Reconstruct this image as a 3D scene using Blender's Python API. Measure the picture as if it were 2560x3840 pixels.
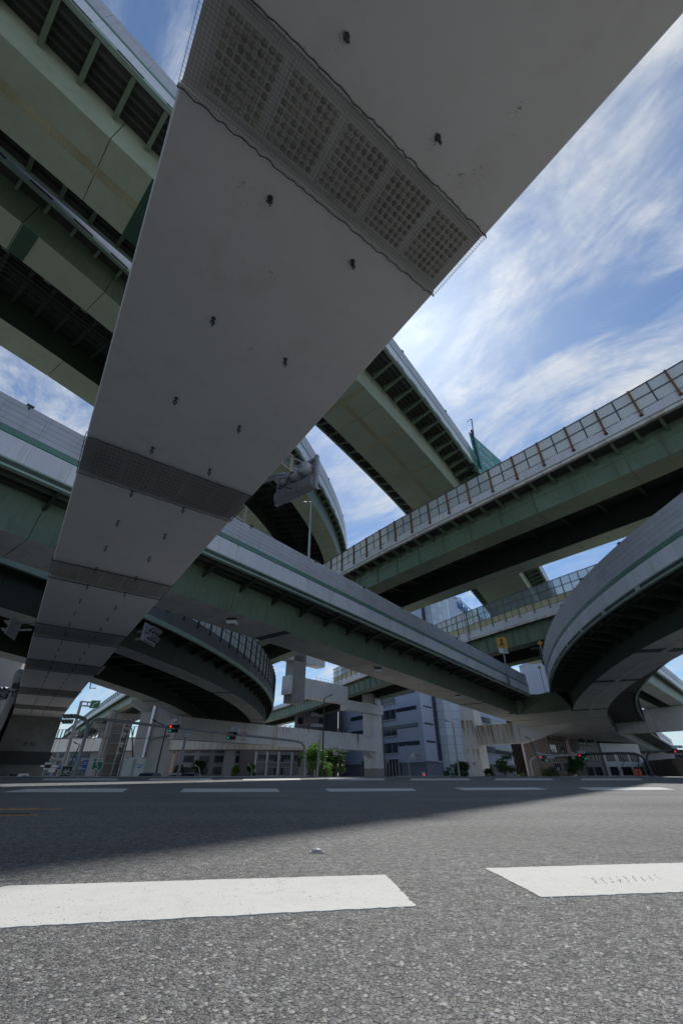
import bpy, math, random
import numpy as np
from mathutils import Matrix, Vector
random.seed(7); rng = np.random.default_rng(7)
for o in list(bpy.data.objects): bpy.data.objects.remove(o)
S = bpy.context.scene
COL = S.collection
# ------------------------------------------------------------------ camera, sky, sun, exposure
CZ = 0.25
cam = bpy.data.cameras.new('camera'); cam.lens = 14.0; cam.sensor_fit = 'VERTICAL'; cam.sensor_height = 36.0
cam.clip_start = 0.02; cam.clip_end = 6000
co = bpy.data.objects.new('camera', cam); COL.objects.link(co)
co.location = (0, 0, CZ); co.rotation_euler = (math.radians(90 + 33.5), 0, 0)
S.camera = co
SUN_EL, SUN_AZ = math.radians(58.4), math.radians(14.6)          # azimuth clockwise from +Y
sdir = Vector((math.sin(SUN_AZ) * math.cos(SUN_EL), math.cos(SUN_AZ) * math.cos(SUN_EL), math.sin(SUN_EL)))
W = bpy.data.worlds.new('World'); S.world = W; W.use_nodes = True
nt = W.node_tree; nt.nodes.clear(); N = nt.nodes.new; LK = nt.links.new
out = N('ShaderNodeOutputWorld'); bg = N('ShaderNodeBackground'); LK(bg.outputs[0], out.inputs[0])
sky = N('ShaderNodeTexSky'); sky.sky_type = 'NISHITA'; sky.sun_disc = False
sky.sun_elevation = SUN_EL; sky.sun_rotation = SUN_AZ; sky.air_density = 1.0; sky.dust_density = 0.6; sky.ozone_density = 1.5
tc = N('ShaderNodeTexCoord'); sep = N('ShaderNodeSeparateXYZ'); LK(tc.outputs['Generated'], sep.inputs[0])
def wm(op, a, b=None, clamp=False):
    n = N('ShaderNodeMath'); n.operation = op; n.use_clamp = clamp
    for i, v in enumerate((a, b)):
        if v is None: continue
        if isinstance(v, (int, float)): n.inputs[i].default_value = v
        else: LK(v, n.inputs[i])
    return n.outputs[0]
zc = wm('ADD', wm('MAXIMUM', sep.outputs[2], 0.0), 0.12)
cx = wm('DIVIDE', sep.outputs[0], zc); cy = wm('DIVIDE', sep.outputs[1], zc)
comb = N('ShaderNodeCombineXYZ'); LK(cx, comb.inputs[0]); LK(cy, comb.inputs[1])
def cloud(rotdeg, sx, sy, scale, detail, rough, dist, lo, hi, off):
    mp = N('ShaderNodeMapping'); mp.vector_type = 'TEXTURE'; LK(comb.outputs[0], mp.inputs[0])
    mp.inputs['Rotation'].default_value = (0, 0, math.radians(rotdeg)); mp.inputs['Scale'].default_value = (1 / sx, 1 / sy, 1)
    mp.inputs['Location'].default_value = off
    nz = N('ShaderNodeTexNoise'); LK(mp.outputs[0], nz.inputs['Vector'])
    nz.inputs['Scale'].default_value = scale; nz.inputs['Detail'].default_value = detail
    nz.inputs['Roughness'].default_value = rough; nz.inputs['Distortion'].default_value = dist
    r = N('ShaderNodeMapRange'); r.interpolation_type = 'SMOOTHSTEP'; LK(nz.outputs[0], r.inputs[0])
    r.inputs[1].default_value = lo; r.inputs[2].default_value = hi
    return r.outputs[0]
c1 = cloud(-49, 0.8, 1.35, 1.5, 10, 0.66, 1.1, 0.45, 0.66, (2.3, 0.9, 0))
c3 = cloud(20, 1.0, 1.2, 5.5, 9, 0.68, 0.6, 0.30, 0.66, (1.0, 4.0, 0))
c2 = cloud(-53, 0.7, 2.6, 3.0, 8, 0.62, 1.0, 0.42, 0.72, (5.1, 3.2, 0))
cden = wm('MULTIPLY', wm('ADD', wm('MULTIPLY', wm('MULTIPLY', c1, wm('ADD', wm('MULTIPLY', c3, 0.7), 0.45)), 0.85), wm('MULTIPLY', c2, 0.35)), 0.9, True)
dotn = N('ShaderNodeVectorMath'); dotn.operation = 'DOT_PRODUCT'; LK(tc.outputs['Generated'], dotn.inputs[0]); dotn.inputs[1].default_value = tuple(sdir)
dp = wm('MAXIMUM', dotn.outputs['Value'], 0.0)
aur = wm('ADD', wm('MULTIPLY', wm('POWER', dp, 40.0), 2.7), wm('MULTIPLY', wm('POWER', dp, 300.0), 3.0))   # forward scattering of thin cloud round the sun
cb = wm('ADD', wm('MULTIPLY', aur, 1.0), 4.2)
cc = N('ShaderNodeVectorMath'); cc.operation = 'SCALE'; cc.inputs[0].default_value = (0.93, 0.98, 1.04); LK(cb, cc.inputs['Scale'])
skm = N('ShaderNodeVectorMath'); skm.operation = 'MULTIPLY'; LK(sky.outputs[0], skm.inputs[0]); skm.inputs[1].default_value = (0.46, 0.57, 0.66)
mx = N('ShaderNodeMix'); mx.data_type = 'RGBA'; LK(cden, mx.inputs[0]); LK(skm.outputs[0], mx.inputs[6]); LK(cc.outputs[0], mx.inputs[7])
LK(mx.outputs[2], bg.inputs[0]); bg.inputs[1].default_value = 0.14
sl = bpy.data.lights.new('sun', 'SUN'); sl.energy = 3.0; sl.angle = math.radians(0.53); sl.color = (1.0, 0.965, 0.91)
so = bpy.data.objects.new('sun', sl); COL.objects.link(so); so.rotation_euler = sdir.to_track_quat('Z', 'Y').to_euler(); so.location = (0, 0, 60)
S.view_settings.view_transform = 'Standard'; S.view_settings.look = 'None'; S.view_settings.exposure = 0.35
S.view_settings.gamma = 1.0; S.view_settings.use_curve_mapping = False

# ------------------------------------------------------------------ materials
MATS = {}
def mat(name, col, rough=0.6, metal=0.0, var=0.12, stain=None, samt=0.0, streak=False, sscale=1.0, bump=0.0, bscale=40, rnd=0.0, emit=None, fine=0.0):
    m = bpy.data.materials.new(name); m.use_nodes = True; t = m.node_tree; n = t.nodes.new; L = t.links.new
    b = t.nodes['Principled BSDF']; b.inputs['Roughness'].default_value = rough; b.inputs['Metallic'].default_value = metal
    MATS[name] = m
    if emit:
        b.inputs['Base Color'].default_value = (*col, 1); b.inputs['Emission Color'].default_value = (*col, 1); b.inputs['Emission Strength'].default_value = emit; return m
    geo = n('ShaderNodeNewGeometry')
    def noise(scale, detail=5, rough_=0.6, sc=(1, 1, 1)):
        mp = n('ShaderNodeMapping'); L(geo.outputs['Position'], mp.inputs[0]); mp.inputs['Scale'].default_value = sc
        z = n('ShaderNodeTexNoise'); L(mp.outputs[0], z.inputs['Vector']); z.inputs['Scale'].default_value = scale
        z.inputs['Detail'].default_value = detail; z.inputs['Roughness'].default_value = rough_; return z.outputs[0]
    def mapr(v, a, c, lo, hi):
        r = n('ShaderNodeMapRange'); L(v, r.inputs[0]); r.inputs[1].default_value = a; r.inputs[2].default_value = c
        r.inputs[3].default_value = lo; r.inputs[4].default_value = hi; return r.outputs[0]
    f = mapr(noise(0.35 * sscale, 6, 0.65), 0.3, 0.7, 1 - var, 1 + var)
    f2 = mapr(noise(5.0 * sscale, 6, 0.7), 0.25, 0.75, 1 - 0.4 * var, 1 + 0.4 * var)
    mu = n('ShaderNodeMath'); mu.operation = 'MULTIPLY'; L(f, mu.inputs[0]); L(f2, mu.inputs[1]); val = mu.outputs[0]
    if rnd:
        oi = n('ShaderNodeObjectInfo'); r = mapr(oi.outputs['Random'], 0, 1, 1 - rnd, 1 + rnd)
        q = n('ShaderNodeMath'); q.operation = 'MULTIPLY'; L(val, q.inputs[0]); L(r, q.inputs[1]); val = q.outputs[0]
    sc = n('ShaderNodeVectorMath'); sc.operation = 'SCALE'; sc.inputs[0].default_value = col; L(val, sc.inputs['Scale'])
    c = sc.outputs[0]
    if stain:
        sv = noise(1.3 * sscale, 8, 0.7, (2.5, 2.5, 0.18) if streak else (1, 1, 1))
        k = mapr(sv, 0.56 - 0.1 * samt, 0.74, 0, samt)
        mxx = n('ShaderNodeMix'); mxx.data_type = 'RGBA'; L(k, mxx.inputs[0]); L(c, mxx.inputs[6]); mxx.inputs[7].default_value = (*stain, 1); c = mxx.outputs[2]
    L(c, b.inputs['Base Color'])
    if bump:
        bp = n('ShaderNodeBump'); bp.inputs['Strength'].default_value = bump; bp.inputs['Distance'].default_value = 0.02
        L(noise(bscale, 4), bp.inputs['Height']); L(bp.outputs[0], b.inputs['Normal'])
    return m
mat('grey_steel_paint', (0.78, 0.75, 0.71), 0.5, var=0.035, stain=(0.58, 0.52, 0.42), samt=0.35, sscale=0.9)
mat('splice_steel', (0.62, 0.60, 0.56), 0.6, var=0.1, stain=(0.3, 0.25, 0.18), samt=0.4)
mat('bolt_steel', (0.40, 0.37, 0.31), 0.6, var=0.25, rnd=0.2)
mat('net_cord', (0.05, 0.05, 0.05), 0.9)
mat('white_steel_paint', (0.74, 0.74, 0.78), 0.5, var=0.05, stain=(0.40, 0.30, 0.20), samt=0.5, streak=True, rnd=0.06)
mat('white_pier_paint', (0.76, 0.75, 0.74), 0.5, var=0.08, stain=(0.42, 0.36, 0.27), samt=0.55, streak=True)
mat('rusty_white_paint', (0.72, 0.69, 0.62), 0.6, var=0.08, stain=(0.38, 0.20, 0.08), samt=0.9, streak=True, sscale=0.45)
mat('noise_plank_grey', (0.54, 0.54, 0.58), 0.55, var=0.08, stain=(0.20, 0.19, 0.18), samt=0.4, streak=True, rnd=0.05)
mat('green_stripe_paint', (0.13, 0.27, 0.20), 0.5, var=0.1, stain=(0.08, 0.10, 0.06), samt=0.4)
mat('pale_green_paint', (0.33, 0.44, 0.36), 0.5, var=0.1, stain=(0.25, 0.22, 0.12), samt=0.4)
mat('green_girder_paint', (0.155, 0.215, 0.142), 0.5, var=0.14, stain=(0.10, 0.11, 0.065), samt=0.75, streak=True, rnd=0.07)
mat('shaded_green_girder_paint', (0.035, 0.048, 0.03), 0.55, var=0.15, stain=(0.03, 0.04, 0.03), samt=0.4, rnd=0.06)  # girder green taken near black, shade between the girders put into the colour
mat('dark_deck_steel', (0.06, 0.068, 0.052), 0.8, var=0.25)
mat('pale_web_paint', (0.42, 0.46, 0.34), 0.5, var=0.1, stain=(0.3, 0.27, 0.15), samt=0.5)
mat('strip_paint', (0.42, 0.41, 0.25), 0.6, var=0.2)
mat('pale_soffit_paint', (0.43, 0.50, 0.375), 0.55, var=0.1, stain=(0.40, 0.38, 0.22), samt=0.6, sscale=0.7, rnd=0.08)
mat('green_soffit_paint', (0.34, 0.39, 0.25), 0.55, var=0.13, stain=(0.13, 0.14, 0.09), samt=0.5, rnd=0.05)
mat('grey_soffit_paint', (0.60, 0.59, 0.52), 0.6, var=0.14, stain=(0.17, 0.16, 0.13), samt=0.5, rnd=0.06)
mat('joint_green', (0.03, 0.085, 0.05), 0.6)
mat('rust_steel', (0.20, 0.105, 0.045), 0.8, var=0.3, stain=(0.10, 0.06, 0.04), samt=0.6)
mat('dark_post_steel', (0.055, 0.06, 0.065), 0.6, var=0.2)
mat('galvanised_steel', (0.36, 0.38, 0.40), 0.6, metal=0.0, var=0.1)
mat('olive_post_paint', (0.24, 0.25, 0.17), 0.6, var=0.12)
mat('cream_panel', (0.60, 0.56, 0.36), 0.6, var=0.08, rnd=0.08)
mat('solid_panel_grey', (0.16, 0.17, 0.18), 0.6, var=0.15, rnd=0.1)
mat('concrete', (0.33, 0.32, 0.30), 0.85, var=0.14, stain=(0.17, 0.15, 0.12), samt=0.5, streak=True, bump=0.15)
mat('dark_concrete', (0.19, 0.185, 0.175), 0.85, var=0.2, stain=(0.10, 0.09, 0.08), samt=0.5, bump=0.2)
mat('road_marking_white', (0.57, 0.57, 0.55), 0.75, var=0.04, stain=(0.42, 0.41, 0.38), samt=0.35, sscale=4, bump=0.25, bscale=180)
mat('rust_stain', (0.40, 0.25, 0.13), 0.8, var=0.3)
mat('grime', (0.50, 0.46, 0.38), 0.8, var=0.2)
mat('orange_road_paint', (0.46, 0.24, 0.08), 0.8, var=0.3, stain=(0.10, 0.08, 0.06), samt=1.0, sscale=6)
mat('black_plastic', (0.02, 0.02, 0.022), 0.45)
mat('signal_grey', (0.29, 0.295, 0.32), 0.45, var=0.08)
mat('white_signal', (0.62, 0.63, 0.66), 0.4, var=0.05)
mat('sign_white', (0.72, 0.72, 0.72), 0.5, var=0.03)
mat('sign_blue', (0.03, 0.10, 0.36), 0.4); mat('sign_green', (0.01, 0.20, 0.10), 0.4); mat('sign_red', (0.5, 0.03, 0.02), 0.4)
mat('sign_teal', (0.02, 0.27, 0.24), 0.4); mat('sign_orange', (0.72, 0.34, 0.015), 0.4); mat('sign_yellow', (0.62, 0.52, 0.02), 0.4)
mat('ink_black', (0.012, 0.012, 0.012), 0.6); mat('ink_blue', (0.03, 0.08, 0.34), 0.6)
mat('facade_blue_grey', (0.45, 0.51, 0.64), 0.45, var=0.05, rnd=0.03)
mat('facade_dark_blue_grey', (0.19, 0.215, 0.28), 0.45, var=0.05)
mat('facade_curved_panel', (0.58, 0.67, 0.75), 0.3, var=0.06, rnd=0.08)
mat('facade_brown', (0.26, 0.195, 0.17), 0.8, var=0.1); mat('facade_dark', (0.05, 0.045, 0.05), 0.6)
mat('facade_grey', (0.30, 0.285, 0.29), 0.8, var=0.08); mat('facade_white', (0.78, 0.80, 0.84), 0.7, var=0.05)
mat('facade_mauve', (0.34, 0.28, 0.27), 0.8, var=0.08); mat('brick_tile_grey', (0.36, 0.34, 0.32), 0.8, var=0.1)
mat('window_glass', (0.035, 0.05, 0.07), 0.08, var=0.3, rnd=0.3); mat('window_frame', (0.45, 0.46, 0.48), 0.5); mat('dark_frame', (0.05, 0.05, 0.055), 0.5)
mat('car_paint_blue', (0.10, 0.13, 0.19), 0.25); mat('car_paint_dark', (0.02, 0.02, 0.025), 0.25); mat('truck_white', (0.78, 0.77, 0.74), 0.45, var=0.04)
mat('tyre_rubber', (0.02, 0.02, 0.02), 0.9); mat('logo_blue', (0.10, 0.32, 0.62), 0.5); mat('lamp_red_glass', (0.5, 0.03, 0.03), 0.3)
mat('bark', (0.10, 0.075, 0.05), 0.9, var=0.2); mat('yellow_marker', (0.6, 0.42, 0.05), 0.6)
mat('kerb_concrete', (0.42, 0.41, 0.39), 0.85, var=0.1); mat('pavement', (0.26, 0.25, 0.24), 0.9, var=0.12)
mat('signal_red', (1.0, 0.03, 0.04), emit=0.8); mat('signal_green', (0.0, 0.7, 0.4), emit=0.4)
def leafmat(name, c1_, c2_):
    m = bpy.data.materials.new(name); m.use_nodes = True; t = m.node_tree; b = t.nodes['Principled BSDF']; MATS[name] = m
    g = t.nodes.new('ShaderNodeNewGeometry'); mp = t.nodes.new('ShaderNodeMix'); mp.data_type = 'RGBA'
    t.links.new(g.outputs['Random Per Island'], mp.inputs[0]); mp.inputs[6].default_value = (*c1_, 1); mp.inputs[7].default_value = (*c2_, 1)
    t.links.new(mp.outputs[2], b.inputs['Base Color']); b.inputs['Roughness'].default_value = 0.55
    tr = t.nodes.new('ShaderNodeBsdfTranslucent'); t.links.new(mp.outputs[2], tr.inputs[0]); ad = t.nodes.new('ShaderNodeMixShader'); ad.inputs[0].default_value = 0.3
    t.links.new(b.outputs[0], ad.inputs[1]); t.links.new(tr.outputs[0], ad.inputs[2]); t.links.new(ad.outputs[0], t.nodes['Material Output'].inputs[0])
leafmat('leaf_green', (0.08, 0.20, 0.03), (0.20, 0.38, 0.07)); leafmat('leaf_dark', (0.04, 0.10, 0.025), (0.10, 0.20, 0.05)); leafmat('leaf_pale', (0.12, 0.17, 0.08), (0.30, 0.36, 0.2))
# clear noise-barrier pane: thin acrylic sheet, mostly transmitting
m = bpy.data.materials.new('clear_pane'); m.use_nodes = True; t = m.node_tree; MATS['clear_pane'] = m
tr = t.nodes.new('ShaderNodeBsdfTransparent'); tr.inputs[0].default_value = (0.66, 0.72, 0.74, 1)
df = t.nodes.new('ShaderNodeBsdfTranslucent'); df.inputs[0].default_value = (0.72, 0.76, 0.78, 1)
gl = t.nodes.new('ShaderNodeBsdfPrincipled'); gl.inputs['Base Color'].default_value = (0.36, 0.40, 0.41, 1); gl.inputs['Roughness'].default_value = 0.3
m1 = t.nodes.new('ShaderNodeMixShader'); m1.inputs[0].default_value = 0.5; m2 = t.nodes.new('ShaderNodeMixShader'); m2.inputs[0].default_value = 0.3
t.links.new(df.outputs[0], m1.inputs[1]); t.links.new(gl.outputs[0], m1.inputs[2]); t.links.new(m1.outputs[0], m2.inputs[2]); t.links.new(tr.outputs[0], m2.inputs[1])
t.links.new(m2.outputs[0], t.nodes['Material Output'].inputs[0])
# milky pane (old polycarbonate): scatters most of the light
m = bpy.data.materials.new('milky_pane'); m.use_nodes = True; t = m.node_tree; MATS['milky_pane'] = m
df = t.nodes.new('ShaderNodeBsdfTranslucent'); df.inputs[0].default_value = (0.56, 0.62, 0.66, 1)
gl = t.nodes.new('ShaderNodeBsdfPrincipled'); gl.inputs['Base Color'].default_value = (0.80, 0.81, 0.80, 1); gl.inputs['Roughness'].default_value = 0.5
m1 = t.nodes.new('ShaderNodeMixShader'); m1.inputs[0].default_value = 0.6
t.links.new(df.outputs[0], m1.inputs[1]); t.links.new(gl.outputs[0], m1.inputs[2]); t.links.new(m1.outputs[0], t.nodes['Material Output'].inputs[0])
# asphalt: crushed stone in dark binder
def asphalt():
    m = bpy.data.materials.new('asphalt'); m.use_nodes = True; t = m.node_tree; n = t.nodes.new; L = t.links.new; MATS['asphalt'] = m
    b = t.nodes['Principled BSDF']; b.inputs['Roughness'].default_value = 0.6
    geo = n('ShaderNodeNewGeometry'); P = geo.outputs['Position']
    def vor(scale, feat='F1'):
        v = n('ShaderNodeTexVoronoi'); v.feature = feat; v.inputs['Scale'].default_value = scale; L(P, v.inputs['Vector']); return v
    def noise(scale, d=4):
        v = n('ShaderNodeTexNoise'); v.inputs['Scale'].default_value = scale; v.inputs['Detail'].default_value = d; L(P, v.inputs['Vector']); return v.outputs[0]
    nz = n('ShaderNodeTexNoise'); nz.inputs['Scale'].default_value = 90; L(P, nz.inputs['Vector'])
    ad = n('ShaderNodeVectorMath'); ad.operation = 'MULTIPLY_ADD'; L(nz.outputs['Color'], ad.inputs[0]); ad.inputs[1].default_value = (0.022,) * 3; L(P, ad.inputs[2])
    v1 = vor(165); v2 = vor(400); L(ad.outputs[0], v1.inputs['Vector'])
    def ramp(v, stops):
        r = n('ShaderNodeValToRGB'); L(v, r.inputs[0]); e = r.color_ramp.elements
        e[0].position, e[0].color = stops[0][0], (*stops[0][1], 1); e[1].position, e[1].color = stops[-1][0], (*stops[-1][1], 1)
        for p, c in stops[1:-1]: q = e.new(p); q.color = (*c, 1)
        return r.outputs[0]
    s1 = n('ShaderNodeSeparateColor'); L(v1.outputs['Color'], s1.inputs[0]); s2 = n('ShaderNodeSeparateColor'); L(v2.outputs['Color'], s2.inputs[0])
    k1 = ramp(s1.outputs[0], [(0.0, (0.05, 0.052, 0.055)), (0.35, (0.10, 0.103, 0.11)), (0.75, (0.15, 0.153, 0.16)), (0.93, (0.20, 0.20, 0.20)), (1.0, (0.32, 0.31, 0.29))])
    k2 = ramp(s2.outputs[0], [(0.0, (0.05, 0.05, 0.048)), (0.6, (0.145, 0.145, 0.142)), (1.0, (0.33, 0.32, 0.29))])
    pick = n('ShaderNodeMath'); pick.operation = 'GREATER_THAN'; L(s1.outputs[1], pick.inputs[0]); pick.inputs[1].default_value = 0.4
    mxa = n('ShaderNodeMix'); mxa.data_type = 'RGBA'; L(pick.outputs[0], mxa.inputs[0]); L(k1, mxa.inputs[6]); L(k2, mxa.inputs[7])
    big = n('ShaderNodeMapRange'); L(noise(0.7, 6), big.inputs[0]); big.inputs[1].default_value = 0.3; big.inputs[2].default_value = 0.7; big.inputs[3].default_value = 0.85; big.inputs[4].default_value = 1.15
    scn = n('ShaderNodeVectorMath'); scn.operation = 'SCALE'; L(mxa.outputs[2], scn.inputs[0]); L(big.outputs[0], scn.inputs['Scale'])
    wear = n('ShaderNodeMapping'); L(P, wear.inputs[0]); wear.inputs['Scale'].default_value = (0.22, 1.1, 1); wear.inputs['Rotation'].default_value = (0, 0, 0.15)
    wn = n('ShaderNodeTexNoise'); wn.inputs['Scale'].default_value = 1.0; wn.inputs['Detail'].default_value = 5; L(wear.outputs[0], wn.inputs['Vector'])
    wr_ = n('ShaderNodeMapRange'); L(wn.outputs[0], wr_.inputs[0]); wr_.inputs[1].default_value = 0.35; wr_.inputs[2].default_value = 0.65; wr_.inputs[3].default_value = 0.86; wr_.inputs[4].default_value = 1.12
    s3 = n('ShaderNodeVectorMath'); s3.operation = 'SCALE'; L(scn.outputs[0], s3.inputs[0]); L(wr_.outputs[0], s3.inputs['Scale'])
    oil = n('ShaderNodeMapRange'); L(noise(2.2, 3), oil.inputs[0]); oil.inputs[1].default_value = 0.68; oil.inputs[2].default_value = 0.74; oil.inputs[3].default_value = 1.0; oil.inputs[4].default_value = 0.72
    s4 = n('ShaderNodeVectorMath'); s4.operation = 'SCALE'; L(s3.outputs[0], s4.inputs[0]); mid = n('ShaderNodeMapRange'); L(noise(28, 5), mid.inputs[0]); mid.inputs[1].default_value = 0.32; mid.inputs[2].default_value = 0.68; mid.inputs[3].default_value = 0.72; mid.inputs[4].default_value = 1.32; v3 = vor(62); s3c = n('ShaderNodeSeparateColor'); L(v3.outputs['Color'], s3c.inputs[0]); r3 = n('ShaderNodeMapRange'); L(s3c.outputs[0], r3.inputs[0]); r3.inputs[3].default_value = 0.74; r3.inputs[4].default_value = 1.38; q3 = n('ShaderNodeMath'); q3.operation = 'MULTIPLY'; L(r3.outputs[0], q3.inputs[0]); L(mid.outputs[0], q3.inputs[1]); mm = n('ShaderNodeMath'); mm.operation = 'MULTIPLY'; L(q3.outputs[0], mm.inputs[0]); L(oil.outputs[0], mm.inputs[1]); L(mm.outputs[0], s4.inputs['Scale'])
    L(s4.outputs[0], b.inputs['Base Color'])
    h = n('ShaderNodeMath'); h.operation = 'MULTIPLY_ADD'; L(v2.outputs['Distance'], h.inputs[0]); h.inputs[1].default_value = -0.6; L(v1.outputs['Distance'], h.inputs[2])
    hh = n('ShaderNodeMath'); hh.operation = 'MULTIPLY_ADD'; L(s1.outputs[2], hh.inputs[0]); hh.inputs[1].default_value = 0.3; hm = n('ShaderNodeMath'); hm.operation = 'MULTIPLY'; L(v1.outputs['Distance'], hm.inputs[0]); hm.inputs[1].default_value = -1.0; L(hm.outputs[0], hh.inputs[2])
    bp = n('ShaderNodeBump'); bp.inputs['Strength'].default_value = 0.9; bp.inputs['Distance'].default_value = 0.004; L(hh.outputs[0], bp.inputs['Height']); L(bp.outputs[0], b.inputs['Normal'])
asphalt()
def marking():
    m = MATS['road_marking_white']; t = m.node_tree; n = t.nodes.new; L = t.links.new; b = t.nodes['Principled BSDF']; src = b.inputs['Base Color'].links[0].from_socket
    g = n('ShaderNodeNewGeometry')
    def nz(sc, d, lo, hi):
        z = n('ShaderNodeTexNoise'); z.inputs['Scale'].default_value = sc; z.inputs['Detail'].default_value = d; L(g.outputs['Position'], z.inputs['Vector']); r = n('ShaderNodeMapRange'); L(z.outputs[0], r.inputs[0]); r.inputs[1].default_value = lo; r.inputs[2].default_value = hi; return r.outputs[0]
    pits = nz(110, 4, 0.66, 0.70); zone = nz(7, 3, 0.42, 0.62); grey = nz(22, 6, 0.5, 0.8)
    v = n('ShaderNodeTexVoronoi'); v.feature = 'DISTANCE_TO_EDGE'; v.inputs['Scale'].default_value = 5.0; w = n('ShaderNodeTexNoise'); w.inputs['Scale'].default_value = 12; L(g.outputs['Position'], w.inputs['Vector'])
    ad = n('ShaderNodeVectorMath'); ad.operation = 'MULTIPLY_ADD'; L(w.outputs['Color'], ad.inputs[0]); ad.inputs[1].default_value = (0.12,) * 3; L(g.outputs['Position'], ad.inputs[2]); L(ad.outputs[0], v.inputs['Vector'])
    ck = n('ShaderNodeMapRange'); L(v.outputs['Distance'], ck.inputs[0]); ck.inputs[1].default_value = 0.004; ck.inputs[2].default_value = 0.012; ck.inputs[3].default_value = 0.22; ck.inputs[4].default_value = 0.0
    cz = n('ShaderNodeMath'); cz.operation = 'MULTIPLY'; L(ck.outputs[0], cz.inputs[0]); L(zone, cz.inputs[1]); pz = n('ShaderNodeMath'); pz.operation = 'MULTIPLY'; L(pits, pz.inputs[0]); L(zone, pz.inputs[1])
    sm = n('ShaderNodeMath'); sm.operation = 'ADD'; sm.use_clamp = True; L(cz.outputs[0], sm.inputs[0]); L(pz.outputs[0], sm.inputs[1])
    g1 = n('ShaderNodeMix'); g1.data_type = 'RGBA'; gm = n('ShaderNodeMath'); gm.operation = 'MULTIPLY'; L(grey, gm.inputs[0]); gm.inputs[1].default_value = 0.3; L(gm.outputs[0], g1.inputs[0]); L(src, g1.inputs[6]); g1.inputs[7].default_value = (0.40, 0.40, 0.38, 1)
    g2 = n('ShaderNodeMix'); g2.data_type = 'RGBA'; L(sm.outputs[0], g2.inputs[0]); L(g1.outputs[2], g2.inputs[6]); g2.inputs[7].default_value = (0.10, 0.10, 0.10, 1); L(g2.outputs[2], b.inputs['Base Color'])
marking()

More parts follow.
